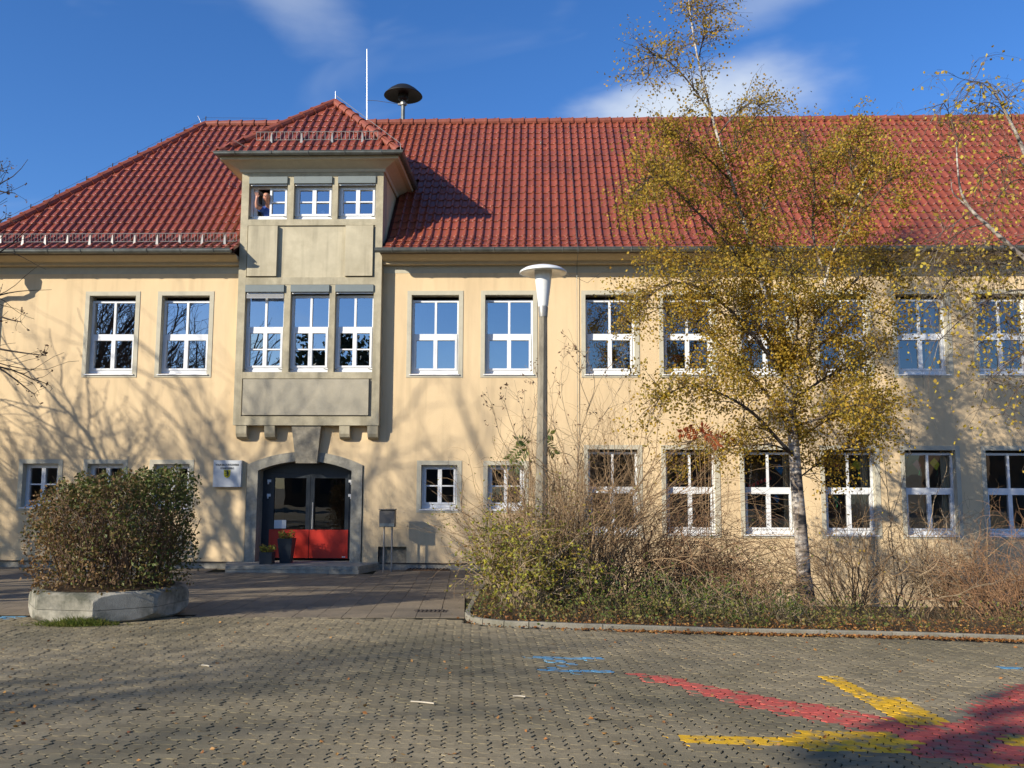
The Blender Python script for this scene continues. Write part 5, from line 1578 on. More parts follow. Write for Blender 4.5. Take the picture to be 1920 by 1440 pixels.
s1 = stem2([(2010, 1230), (2012, 1000), (2010, 800), (2005, 640), (1990, 520)], [YR]*5, .16, .09, 10)
s2 = stem2([(1990, 545), (1930, 492), (1895, 462), (1855, 425), (1820, 395), (1800, 360), (1795, 310), (1793, 265)], [YR, YR-.05, YR-.1, YR-.1, YR-.1, YR-.1, YR, YR], .042, .006)
s2b = stem2([(1815, 388), (1800, 375), (1785, 362), (1783, 335)], [YR-.1]*4, .014, .004, 6)
s3 = stem2([(1990, 520), (1965, 420), (1940, 340), (1915, 270), (1890, 220), (1870, 180), (1850, 150)], [YR, YR+.1, YR+.2, YR+.3, YR+.3, YR+.2, YR+.1], .05, .006)
spec = [
    ([(1870, 185), (1845, 155), (1815, 150), (1800, 175)], (.2, 0), .008), ([(1885, 215), (1860, 190), (1830, 195), (1815, 230)], (.3, .1), .008), ([(1900, 240), (1890, 190), (1870, 160), (1885, 200)], (.3, .4), .008),
    ([(1800, 270), (1775, 200), (1765, 190), (1762, 230)], (0, -.4), .007),
    ([(1930, 320), (1900, 290), (1860, 300), (1830, 350)], (.2, -.4), .014), ([(1945, 350), (1905, 330), (1870, 370), (1850, 420)], (.2, .6), .014),
    ([(1975, 450), (1930, 440), (1890, 470), (1860, 520)], (.1, .5), .016), ([(1930, 492), (1880, 470), (1830, 480), (1790, 520)], (0, .4), .014),
    ([(1890, 460), (1850, 450), (1800, 490), (1760, 560)], (-.1, .3), .013), ([(1990, 560), (1930, 540), (1870, 550), (1810, 590), (1760, 640)], (0, -.4), .018),
    ([(2000, 600), (1940, 580), (1880, 600), (1830, 650)], (0, .5), .018), ([(2004, 660), (1950, 650), (1900, 670), (1850, 720)], (0, -.3), .018),
    ([(2000, 580), (1920, 500), (1850, 490), (1780, 520), (1730, 590)], (0, .3), .018), ([(2005, 700), (1960, 690), (1910, 720), (1880, 780)], (0, .4), .016),
    ([(1850, 420), (1800, 430), (1770, 470), (1740, 520)], (-.1, -.3), .011), ([(1820, 395), (1790, 420), (1760, 440), (1745, 480)], (-.1, .2), .009),
]
for px, (ya, yb), r0 in spec:
    ys_ = [YR+ya+(yb-ya)*k/(len(px)-1) for k in range(len(px))]
    p = smooth_path(wpath(px, ys_)); mbl.tube(p, np.linspace(r0, .004, len(p)), 5, 0, cap=False)
    L = np.linalg.norm(np.diff(p, axis=0), axis=1).sum()
    for q in range(int(L*17)+4):
        f = rs.uniform(.2, 1.0)*(len(p)-1); k = min(int(f), len(p)-2); c_ = p[k]+(p[k+1]-p[k])*(f-k)
        grow(twigs, tips, c_, rs.normal(size=3)*.7+np.array([0, 0, -.2]), rs.uniform(.3, .8), .005, 1, rs, (1, 3), (.4, .8), .3, 0, .6, .2, .13, .4, .0016, 1.3)
obj('trunk', mbt, M['birch'], birch2, smooth=True, recalc=False)
tubes(mbl, twigs); obj('branches', mbl, M['birch_limb'], birch2, kind='stuff', recalc=False)
c_ = np.concatenate(tips); c_ = c_+rs.normal(size=c_.shape)*.04
c_ = c_[rs.uniform(size=len(c_)) < .55]
mb = MB(); leaves(mb, c_, .058, rs, aspect=.78); print('birch2 leaves', len(c_)); obj('crown', mb, M['leaf_yellow'], birch2, kind='stuff', recalc=False)


# ================================================================== SHRUBS IN THE BED
def shrub(name, label, x, y, n, hgt, lean, mat, seed, cat='shrub', leafm=None, leafn=0.0, leafs=.045, lvl=2, r=.011, base=.25, fan=None, droop=.2, kids=(2, 4), zleaf=None, mat_ratio=(.35, .6), spread=.45, topleaf=0.0):
    rs = np.random.default_rng(seed); z0 = float(bedz(x, y))
    o = empty(name, (x, y, z0), label, cat, 'shrubs in the bed')
    out, tips = [], []
    for k in range(n):
        a = rs.uniform(0, 6.28); rr = base*math.sqrt(rs.uniform())
        p = (x+rr*math.cos(a), y+rr*math.sin(a), float(bedz(x+rr*math.cos(a), y+rr*math.sin(a)))-.03)
        th = lean*rs.uniform(.05, 1)**.8
        d = np.array([math.cos(a)*math.sin(th), math.sin(a)*math.sin(th), math.cos(th)])
        if fan is not None: d = d+np.array(fan)*rs.uniform(.3, 1)
        grow(out, tips, p, d, hgt*rs.uniform(.4, .8), r*rs.uniform(.6, 1.4), lvl, rs, kids, mat_ratio, .42, .05, spread*rs.uniform(.8, 1.7), .25, .16, .5, .0022, droop*rs.uniform(.5, 1.6))
    mb = MB(); tubes(mb, out); obj('stems', mb, M[mat], o, kind='stuff', recalc=False)
    if leafm:
        c_ = np.concatenate(tips); c_ = np.repeat(c_, 2, 0)+rs.normal(size=(2*len(c_), 3))*.03
        if zleaf is not None: c_ = c_[(c_[:, 2]-z0) < zleaf]
        c_ = c_[rs.uniform(size=len(c_)) < leafn]
        if len(c_): mb = MB(); leaves(mb, c_, leafs, rs); obj('foliage', mb, M[leafm], o, kind='stuff', recalc=False)
    return o


def bp(px, py, Y): p = at(px, py, Y); return p[0], Y


x, y = bp(1105, 1110, -6.3); shrub('bare_shrub', 'large brown multi-stemmed bare shrub just right of the lamp post', x, y, 105, 3.5, .6, 'twig', 41, leafm='leaf_brown', leafn=.03, base=.35, kids=(2, 4))
x, y = bp(1000, 1110, -6.6); shrub('bare_shrub', 'dense reddish-brown twiggy shrub left of the lamp post', x, y, 80, 2.5, .26, 'twig', 42, leafm='leaf_mix', leafn=.12, leafs=.045, base=.42)
x, y = bp(985, 1135, -7.7); shrub('leafy_shrub', 'low yellow and green leafy shrub at the left end of the bed', x, y, 75, 1.45, .36, 'twig_grey', 43, leafm='leaf_mix', leafn=.75, leafs=.06, base=.34)
x, y = bp(1210, 1085, -4.8); shrub('bramble_shrub', 'arching dark bramble bowing towards the birch trunk', x, y, 115, 3.2, .85, 'twig_red', 44, fan=(.95, -.1, .25), droop=1.0, base=.5, leafm='leaf_brown', leafn=.05, kids=(2, 4))
x, y = bp(1360, 1100, -5.4); shrub('bramble_shrub', 'tangled brown brushwood between the bramble and the birch trunk', x, y, 120, 2.2, 1.1, 'twig', 45, droop=1.0, base=.7, leafm='leaf_green', leafn=.04)
x, y = bp(1590, 1120, -3.6); shrub('bare_shrub', 'loose bare shrub just right of the birch trunk', x, y, 46, 2.6, .55, 'twig', 46, base=.3, leafm='leaf_yellow', leafn=.01, leafs=.06)
x, y = bp(1700, 1135, -3.0); shrub('bare_shrub', 'open bare shrub of forked grey stems before the sunlit wall', x, y, 26, 2.6, .65, 'twig_grey', 47, base=.35, r=.015)
x, y = bp(1800, 1135, -3.2); shrub('bare_shrub', 'brown bare shrub second from the right edge', x, y, 52, 2.4, .6, 'twig', 48, base=.4)
x, y = bp(1905, 1130, -4.4); shrub('bare_shrub', 'dense reddish bare shrub at the right edge of the bed', x, y, 105, 2.0, .85, 'twig_red', 49, base=.5, droop=.5)
x, y = bp(1290, 1120, -7.6); shrub('leafy_shrub', 'small bright green leafy shrub in front of the bramble', x, y, 34, .75, .8, 'twig_grey', 50, leafm='leaf_green', leafn=.5, leafs=.05, base=.45)
x, y = bp(1140, 1130, -8.1); shrub('leafy_shrub', 'dark green leafy shrub in front of the large brown shrub', x, y, 30, .72, .8, 'twig_dark', 51, leafm='leaf_green', leafn=.42, leafs=.05, base=.4)
x, y = bp(1420, 1140, -7.8); shrub('leafy_shrub', 'small green and yellow shrub left of the birch foot', x, y, 30, .6, .9, 'twig_grey', 52, leafm='leaf_green', leafn=.4, leafs=.045, base=.5)


# tall saplings whose stems rise past the lower windows
def sapling(label, paths, Y, seed, mat='twig_grey', pods=True, lm='leaf_brown', r0=.013):
    rs = np.random.default_rng(seed)
    p0 = at(*paths[0][0], Y)
    o = empty('sapling', (p0[0], Y, float(bedz(p0[0], Y))), label, 'sapling', 'tall bare saplings by the lamp post')
    mb = MB(); out, tips = [], []; pd = []
    for q, px in enumerate(paths):
        ys_ = [Y+rs.normal()*.12*k for k in range(len(px))]; p = smooth_path(wpath(px, ys_))
        if q == 0 or px[0][1] > 1050: p[0, 2] = min(p[0, 2], float(bedz(p[0, 0], p[0, 1])))-.02
        mb.tube(p, np.linspace(r0 if q == 0 else r0*.6, .003, len(p)), 5, 0, cap=False)
        for k in range(9):
            f = rs.uniform(.35, 1)*(len(p)-1); i = min(int(f), len(p)-2); c_ = p[i]+(p[i+1]-p[i])*(f-i); t = p[i+1]-p[i]; t /= np.linalg.norm(t)
            grow(out, tips, c_, t+rs.normal(size=3)*.5, rs.uniform(.2, .5), .004, 0, rs, (1, 2), (.4, .7), .3, .15)
        pd.append(p[-1])
    tubes(mb, out); obj('stems', mb, M[mat], o, kind='stuff', recalc=False)
    if pods:
        c_ = np.concatenate([t[-1:] for t in tips]); c_ = c_[rs.uniform(size=len(c_)) < .6]
        c_ = np.concatenate([np.array(pd), c_]); cc = np.repeat(c_, 4, 0)+rs.normal(size=(len(c_)*4, 3))*np.array([.035, .035, .05])-np.array([0, 0, .04])
        mb = MB(); leaves(mb, cc, .07, rs, aspect=.4); obj('dead_leaves', mb, M[lm], o, kind='stuff', recalc=False)
    return o


sapling('forked sapling with dead seed heads just right of the lamp post', [[(1100, 1130), (1080, 960), (1085, 820), (1105, 760), (1130, 700), (1160, 670)], [(1085, 850), (1060, 780), (1050, 720), (1060, 650)], [(1100, 770), (1120, 720), (1100, 670), (1075, 650)],
         [(1090, 830), (1140, 770), (1165, 720), (1180, 690)], [(1082, 900), (1040, 820), (1035, 740), (1020, 690)], [(1105, 760), (1085, 710), (1090, 690)]], -5.6, 61)
sapling('thin sapling with drooping seed heads left of the lamp post', [[(1060, 1130), (1020, 960), (985, 860), (960, 800), (945, 750)], [(985, 860), (1000, 780), (1010, 720), (1003, 690)], [(1000, 900), (940, 830), (928, 780), (922, 760)], [(975, 840), (985, 780), (970, 745)]], -5.9, 62)
sapling('slender bare sapling standing before the third upper window past the lamp', [[(1215, 1110), (1205, 960), (1185, 850), (1165, 780), (1140, 720)], [(1195, 900), (1215, 800), (1225, 740)], [(1185, 850), (1180, 760), (1178, 710)], [(1200, 930), (1160, 830), (1150, 790)]], -4.2, 63, pods=False)
sapling('slender bare sapling right of the birch trunk reaching the upper wall', [[(1680, 1120), (1672, 1000), (1660, 880), (1650, 790)], [(1670, 980), (1700, 880), (1710, 800)], [(1665, 920), (1630, 850), (1600, 800)]], -2.6, 64, pods=False)


# sumac shoots with feathered leaves
def sumac(label, spots, Y, mat, seed, foot):
    rs = np.random.default_rng(seed); p0 = at(*foot, Y)
    o = empty('sumac_shoot', (p0[0], Y, float(bedz(p0[0], Y))), label, 'shrub')
    mb = MB(); ml = MB()
    for (a, b) in spots:
        s_, e_ = at(*a, Y), at(*b, Y+rs.normal()*.2)
        gpt = np.array([p0[0], Y, float(bedz(p0[0], Y))])
        mb.tube(smooth_path([gpt, (gpt+s_)/2+rs.normal(size=3)*.05, s_]), .006, 4, 0, cap=False)
        mid = (s_+e_)/2+np.array([0, 0, .06]); rp_ = smooth_path([s_, mid, e_]); mb.tube(rp_, .003, 4, 0, cap=False)
        for k in range(2, len(rp_)):
            t = rp_[k]-rp_[k-1]; t /= np.linalg.norm(t)
            for sgn in (-1, 1):
                sd = np.array([-t[2], rs.normal()*.3, t[0]])*sgn*.9+t*.35+np.array([0, 0, -.35]); sd /= np.linalg.norm(sd)
                L = .13; w_ = np.cross(sd, [0, 1, .3]); w_ /= np.linalg.norm(w_); c0 = rp_[k]
                ml.add([c0, c0+sd*L*.4+w_*.018, c0+sd*L, c0+sd*L*.4-w_*.018], np.array([(0, 1, 2, 3)]), 0, rs.uniform())
    obj('stems', mb, M['twig'], o, recalc=False); obj('leaflets', ml, mat, o, kind='stuff', recalc=False)


sumac('sumac shoot with green feathered leaves beside the lamp post', [((990, 835), (955, 860)), ((990, 835), (970, 825)), ((992, 840), (965, 880)), ((1015, 830), (1040, 850)), ((1010, 825), (1035, 815))], -6.0, M['leaf_green'], 71, (1020, 1120))
sumac('sumac shoot with red feathered leaves low in the birch crown', [((1310, 820), (1275, 812)), ((1320, 815), (1345, 835)), ((1340, 810), (1372, 828)), ((1300, 825), (1290, 800)), ((1330, 818), (1315, 800))], -4.6, M['leaf_red'], 72, (1330, 1110))

# ground cover, dry grass and fallen leaves
rs = np.random.default_rng(81)
mb = MB(); ml = MB()
c_ = []
for k in range(760):
    x = rs.uniform(-.95, 9.5); yk = float(kerb_y(x)); y = yk+.16+rs.uniform(0, 1)**1.5*3.2
    if x > 4.8 and rs.uniform() < .7: continue
    if y > -.5: continue
    gsel = math.sin(x*2.3+1.2)*math.sin(y*1.7)+.4*math.sin(x*5.1)
    if rs.uniform() > .55+.4*gsel: continue
    h_ = rs.uniform(.08, .42)*(1.0+.3*gsel); n_ = int(rs.uniform(10, 26)); z = float(bedz(x, y))
    cc = np.stack([x+rs.normal(size=n_)*.11, y+rs.normal(size=n_)*.11, z+rs.uniform(0.02, 1, n_)*h_], 1); c_.append(cc)
c_ = np.concatenate(c_); leaves(mb, c_, .05, rs)
obj('ground_cover', mb, M['leaf_cover'], kind='stuff', label='mixed green ground cover filling the front of the shrub bed', cat='ground cover', recalc=False)
for k in range(2400):
    x = rs.uniform(-.95, 9.5); yk = float(kerb_y(x)); y = yk+.13+rs.uniform(0, 1)**1.4*3.0
    if y > -.4: continue
    z = float(bedz(x, y)); h_ = rs.uniform(.08, .5); p = np.array([x, y, z-.01]); d = np.array([rs.normal()*.22, rs.normal()*.22, h_]); s_ = np.array([.003, .002, 0])
    ml.add([p-s_, p+s_, p+d*.6+s_, p+d], np.array([(0, 1, 2, 3)]), 0, rs.uniform())
obj('dry_grass', ml, M['straw'], kind='stuff', label='dry straw-coloured stalks standing among the shrubs', cat='dry grass', recalc=False)
mb = MB(); c_ = []
for k in range(4200):                                # drift of leaves along the kerb's foot
    s = rs.uniform(8.4, cum[-1]-3); p = kerb_at(s); t = kerb_at(s+.05)-p; t /= np.linalg.norm(t); nr = np.array([-t[1], t[0]])
    dens = np.clip((p[0]+.4)/3.0, .12, 1)
    if rs.uniform() > dens: continue
    q = p-nr*abs(rs.normal())*.07; c_.append((q[0], q[1], float(g(q[0], q[1]))+.008+abs(rs.normal())*.012))
for k in range(3800):                                # leaf litter inside the bed
    x = rs.uniform(-.95, 9.5); y = float(kerb_y(x))+.1+rs.uniform(0, 1)**1.8*2.6
    if y < -.4: c_.append((x, y, float(bedz(x, y))+.02+abs(rs.normal())*.02))
for k in range(330):                                 # strays on the yard
    q = atg(rs.uniform(-40, 1960), 1165+275*rs.uniform()**1.3)
    if not inbed(q[0], q[1], .05): c_.append((q[0], q[1], float(g(q[0], q[1]))+.006))
leaves(mb, np.array(c_), .046, rs, flat=.72)
obj('fallen_leaves', mb, M['leaf_fallen'], kind='stuff', label='orange-brown fallen leaves drifted along the kerb', cat='leaf litter', recalc=False)
# straw bits and twigs on the yard
mb = MB()
for k in range(420):
    q = atg(rs.uniform(-40, 1960), 1170+270*rs.uniform()); 
    if inbed(q[0], q[1], .05): continue
    a = rs.uniform(0, 6.28); L = rs.uniform(.008, .03); d = np.array([math.cos(a)*L, math.sin(a)*L, .002]); z = float(g(q[0], q[1]))+.006
    p = np.array([q[0], q[1], z]); s_ = np.array([-d[1], d[0], 0])*.12
    mb.add([p-d-s_, p+d-s_, p+d+s_, p-d+s_], np.array([(0, 1, 2, 3)]), 0, rs.uniform())
obj('straw_litter', mb, M['straw'], kind='stuff', label='pale bits of straw scattered over the paving', cat='litter', recalc=False)
for (a, b, lab) in (((770, 1315), (814, 1319), 'pale curved stick lying on the paving left of centre'), ((378, 1247), (393, 1249), 'short pale stick lying behind the pale curved one'), ((962, 1305), (985, 1306), 'thin pale stick lying near the blue paint')):
    p0, p1 = atg(*a, .012), atg(*b, .012); m_ = (p0+p1)/2+np.array([0, .012, 0])
    o = empty('stick', (p0+p1)/2, lab, 'stick'); mb = MB(); mb.tube(smooth_path([p0, m_, p1]), .007, 6); obj('wood', mb, M['white'] if False else M['stick'] if 'stick' in M else M['straw'], o)

# low railing seen between the stems
rl = empty('low_railing', (3.6, -1.6, float(bedz(3.6, -1.6))), 'low railing of thin dark bars behind the bramble', 'railing')
z0 = float(bedz(3.6, -1.6))
for z in (.12, .95):
    mb = MB(); mb.box(2.6, 4.7, -1.62, -1.58, z0+z, z0+z+.03); obj('rail', mb, M['anthracite'], rl)
for k in range(18):
    x = 2.64+k*.12; mb = MB(); mb.tube([(x, -1.6, z0-.1), (x, -1.6, z0+1.0)], .011, 5); obj('bar', mb, M['anthracite'], rl)

# ================================================================== PAPER CUT-OUTS BEHIND THE PANES
def cutout(kind, px, py, size, mat, label, Y=.209, mat2='p_green'):
    c = at(px, py, Y); x, z = c[0], c[2]; size *= 1.2
    name = 'paper_'+kind
    o = empty(name, (x, Y, z), label, 'paper decoration', 'paper cut-outs in the classroom windows')
    if kind == 'pumpkin':
        pl = [(x+size*(1+.06*math.cos(6*t))*math.cos(t), z+size*.85*(1+.06*math.cos(6*t))*math.sin(t)) for t in np.linspace(0, 6.2, 24)]
        mb = MB(); mb.prism(pl, Y, Y+.003, 'Y'); obj('body', mb, M[mat], o)
        mb = MB(); mb.prism([(x-.02, z+size*.75), (x+.02, z+size*.75), (x+.05, z+size*1.25), (x+.01, z+size*1.3)], Y-.004, Y-.001, 'Y'); mb.prism([(x-.02, z+size*.85), (x-.09, z+size*1.15), (x-.11, z+size*.9)], Y-.004, Y-.001, 'Y'); obj('stalk', mb, M[mat2], o)
        for dx in (-.35, .35):
            mb = MB(); mb.prism([(x+dx*size-.022, z+.1*size), (x+dx*size+.022, z+.1*size), (x+dx*size, z+.4*size)], Y-.004, Y-.001, 'Y'); obj('eye', mb, M['ink'], o)
        mb = MB(); mb.prism([(x-.5*size, z-.2*size), (x+.5*size, z-.2*size), (x+.2*size, z-.5*size), (x-.2*size, z-.5*size)], Y-.004, Y-.001, 'Y'); obj('mouth', mb, M['ink'], o)
    elif kind == 'kite':
        pl = [(x-size*.75, z+size*.15), (x+size*.05, z+size), (x+size*.8, z-size*.05), (x+size*.3, z-size)]
        mb = MB(); mb.prism(pl, Y, Y+.003, 'Y'); obj('sail', mb, M[mat], o)
        mb = MB(); mb.tube([(x+size*.3, Y, z-size), (x+size*.45, Y, z-size*1.4), (x+size*.25, Y, z-size*1.8)], .006, 4); obj('tail', mb, M[mat2], o)
    elif kind == 'garland':
        for k in range(6):
            xx, zz = x-size+size*2*k/5, z-size*.35+size*.75*k/5
            mb = MB(); mb.prism([(xx-.03, zz-.045), (xx+.04, zz-.03), (xx+.035, zz+.05), (xx-.035, zz+.035)], Y+k*.002, Y+.003+k*.002, 'Y'); obj('scrap', mb, M[mat], o)


for a in (('pumpkin', 1268, 672, .10, 'p_orange', 'orange paper pumpkin low in the left pane of the upper window left of the birch'), ('pumpkin', 1309, 654, .10, 'p_orange', 'orange paper pumpkin in the right pane of the upper window left of the birch'),
          ('pumpkin', 1303, 581, .13, 'p_tan', 'large tan paper face high in the upper window left of the birch'), ('pumpkin', 1412, 676, .10, 'p_orange', 'orange paper pumpkin in the upper window behind the birch limbs'),
          ('pumpkin', 1600, 650, .10, 'p_red', 'red paper pumpkin in the upper window right of the birch trunk'), ('kite', 1592, 672, .09, 'p_green', 'green paper kite low in the upper window right of the birch trunk'),
          ('kite', 1741, 602, .12, 'p_red', 'red paper kite high in the second upper window from the right edge'),
          ('kite', 1273, 882, .10, 'p_green', 'green paper kite in the lower window under the two pumpkins'), ('garland', 1424, 905, .20, 'p_red', 'red paper kite tail across the lower window left of the birch trunk'),
          ('kite', 1461, 880, .11, 'p_blue', 'blue paper kite high in the lower window beside the birch trunk'), ('kite', 1455, 935, .09, 'p_blue', 'blue paper kite low in the lower window beside the birch trunk'),
          ('kite', 1569, 874, .12, 'p_red', 'red paper kite in the lower window just right of the birch trunk'), ('kite', 1606, 872, .12, 'p_yellow', 'yellow paper kite beside the red one right of the birch trunk'),
          ('kite', 1719, 872, .11, 'p_pink', 'pink paper kite in the second lower window from the right edge'), ('kite', 1752, 870, .13, 'p_yellow', 'yellow paper kite in the second lower window from the right edge'),
          ('kite', 1566, 936, .09, 'p_green', 'green paper kite low in the lower window right of the birch trunk')):
    cutout(*a)

# ================================================================== PERSON WAVING FROM THE TOWER WINDOW
def skin(name, joints, edges, mat, parent, root=0, sub=2):
    bm = bmesh.new(); sk = bm.verts.layers.skin.verify(); vs = []
    off = wloc(parent)
    for k, (p, r_) in enumerate(joints):
        v_ = bm.verts.new(Vector(np.asarray(p)-off)); v_[sk].radius = (r_, r_) if np.isscalar(r_) else r_; v_[sk].use_root = (k == root); vs.append(v_)
    for a, b in edges: bm.edges.new((vs[a], vs[b]))
    me = bpy.data.meshes.new(name); bm.to_mesh(me); bm.free()
    o = bpy.data.objects.new(name, me); COL.objects.link(o)
    m1 = o.modifiers.new('skin', 'SKIN'); m1.use_smooth_shade = True; m2 = o.modifiers.new('sub', 'SUBSURF'); m2.levels = sub; m2.render_levels = sub
    dg = bpy.context.evaluated_depsgraph_get(); me2 = bpy.data.meshes.new_from_object(o.evaluated_get(dg)); bpy.data.objects.remove(o)
    me2.materials.clear(); me2.materials.append(mat)
    for p_ in me2.polygons: p_.use_smooth = True
    return link(name, me2, parent)


hy = -.17; hx, _, hz = at(499.5, 370, hy)
fz = hz-1.70
pe = empty('person', (hx+.08, hy+.50, fz), 'person in a blue shirt waving from the open tower window', 'person')
J = []; Eg = []
def jt(p, r_): J.append((p, r_)); return len(J)-1
pel = jt((hx+.08, hy+.50, fz+.98), .15); wa = jt((hx+.07, hy+.44, fz+1.15), .135); chs = jt((hx+.05, hy+.30, fz+1.36), .15); nb = jt((hx+.02, hy+.14, fz+1.51), .075)
nk = jt((hx+.01, hy+.08, fz+1.59), .048); jw = jt((hx, hy+.01, hz-.045), (.078, .085)); hm = jt((hx, hy+.01, hz+.015), (.092, .105)); ht = jt((hx, hy+.015, hz+.075), (.080, .095)); tp = jt((hx, hy+.015, hz+.115), (.045, .055))
Eg += [(pel, wa), (wa, chs), (chs, nb), (nb, nk), (nk, jw), (jw, hm), (hm, ht), (ht, tp)]
# raised right arm (on the left in the picture)
sL = jt((hx-.13, hy+.16, fz+1.44), .065); eL = jt((hx-.215, hy-.06, hz-.27), .045); fL = jt((hx-.225, hy-.09, hz-.17), .038); wL = jt((hx-.21, hy-.11, hz-.07), .027); pL = jt((hx-.208, hy-.115, hz-.025), (.036, .018)); pL2 = jt((hx-.206, hy-.118, hz+.015), (.036, .016))
Eg += [(chs, sL), (sL, eL), (eL, fL), (fL, wL), (wL, pL), (pL, pL2)]
sR = jt((hx+.21, hy+.36, fz+1.42), .065); eR = jt((hx+.30, hy+.42, fz+1.14), .047); wR = jt((hx+.24, hy+.30, fz+1.0), .030); hR = jt((hx+.22, hy+.24, fz+.98), (.035, .02))
Eg += [(chs, sR), (sR, eR), (eR, wR), (wR, hR)]
for sx_ in (-.09, .09):
    a = jt((hx+.08+sx_, hy+.50, fz+.88), .085); k_ = jt((hx+.08+sx_*1.1, hy+.50, fz+.48), .058); an = jt((hx+.08+sx_*1.1, hy+.54, fz+.09), .042); to_ = jt((hx+.08+sx_*1.2, hy+.40, fz+.045), .038)
    Eg += [(pel, a), (a, k_), (k_, an), (an, to_)]
body = skin('body', J, Eg, M['skin'], pe, pel)
# five fingers
for k, (dx, L) in enumerate(((-.030, .070), (-.011, .078), (.009, .072), (.028, .058))):
    b0_ = np.array([hx-.206+dx*.9, hy-.118, hz+.018]); d1 = np.array([dx*.35, -.005, L*.55]); d2 = np.array([dx*.15, -.018, L*.5])
    skin('finger', [(b0_-np.array([0, 0, .02]), .0095), (b0_+d1, .0088), (b0_+d1+d2, .0075)], [(0, 1), (1, 2)], M['skin'], pe, 0, 1)
tb = np.array([hx-.178, hy-.118, hz-.035]); skin('thumb', [(tb-np.array([.015, 0, .005]), .011), (tb+np.array([.03, -.01, .025]), .010), (tb+np.array([.042, -.02, .055]), .0085)], [(0, 1), (1, 2)], M['skin'], pe, 0, 1)
# shirt: a slightly larger shell over trunk and sleeves
SJ = [((hx+.08, hy+.50, fz+.92), .165), ((hx+.07, hy+.44, fz+1.15), .152), ((hx+.05, hy+.30, fz+1.36), .166), ((hx+.022, hy+.12, fz+1.53), .088),
      ((hx-.13, hy+.16, fz+1.44), .082), ((hx-.19, hy+.03, hz-.30), .066), ((hx+.21, hy+.36, fz+1.42), .082), ((hx+.265, hy+.39, fz+1.24), .07)]
skin('shirt', SJ, [(0, 1), (1, 2), (2, 3), (2, 4), (4, 5), (2, 6), (6, 7)], M['shirt'], pe, 0)
TJ = [((hx+.08, hy+.50, fz+.97), .16)]; TE_ = []
for sx_ in (-.09, .09):
    i = len(TJ); TJ += [((hx+.08+sx_, hy+.50, fz+.86), .098), ((hx+.08+sx_*1.1, hy+.50, fz+.48), .07), ((hx+.08+sx_*1.1, hy+.54, fz+.12), .062)]; TE_ += [(0, i), (i, i+1), (i+1, i+2)]
skin('trousers', TJ, TE_, M['trousers'], pe, 0)
# face and hair
for dx in (-.032, .032):
    mb = MB(); mb.lathe([(0, -.010), (.011, -.004), (.011, .004), (0, .010)], (hx+dx, hy-.096, hz+.012), 8); obj('eye', mb, M['ink'], pe)
    mb = MB(); mb.tube([(hx+dx*.6, hy-.098, hz+.03), (hx+dx*1.5, hy-.092, hz+.03)], .005, 5); obj('eyebrow', mb, M['hair'], pe)
    mb = MB(); mb.lathe([(0, -.028), (.012, -.015), (.014, .01), (0, .028)], (hx+math.copysign(.080, dx), hy+.01, hz+.0), 8); obj('ear', mb, M['skin'], pe)
mb = MB(); mb.tube([(hx, hy-.095, hz+.012), (hx, hy-.115, hz-.018), (hx, hy-.100, hz-.024)], [.007, .013, .009], 6); obj('nose', mb, M['skin'], pe)
mb = MB(); mb.tube([(hx-.024, hy-.088, hz-.046), (hx, hy-.096, hz-.052), (hx+.024, hy-.088, hz-.046)], .005, 5); obj('mouth', mb, M['p_pink'], pe)
mb = MB(); th_ = np.linspace(.15*math.pi, .85*math.pi, 9)
vv = []; 
for q, (zz, rr) in enumerate(((hz-.02, .092), (hz+.04, .098), (hz+.075, .088))):
    for t in th_: vv.append((hx+.9*rr*math.cos(t), hy+.02+rr*1.1*math.sin(t), zz))
fs = [[q*9+k, q*9+k+1, (q+1)*9+k+1, (q+1)*9+k] for q in range(2) for k in range(8)]
mb.add(vv, fs); obj('hair', mb, M['hair'], pe, recalc=False)
# small white figurine on the sill of the middle tower window
vs_ = at(604, 398, .02)
o = empty('figurine', (vs_[0], .08, 8.53), 'small white figurine on the sill of the middle tower window', 'figurine')
mb = MB(); mb.lathe([(0, 8.53), (.05, 8.53), (.055, 8.57), (.035, 8.62), (.03, 8.64), (.045, 8.67), (.04, 8.71), (0, 8.73)], (vs_[0], .10, 0), 14); obj('figure', mb, M['white'], o, smooth=True)


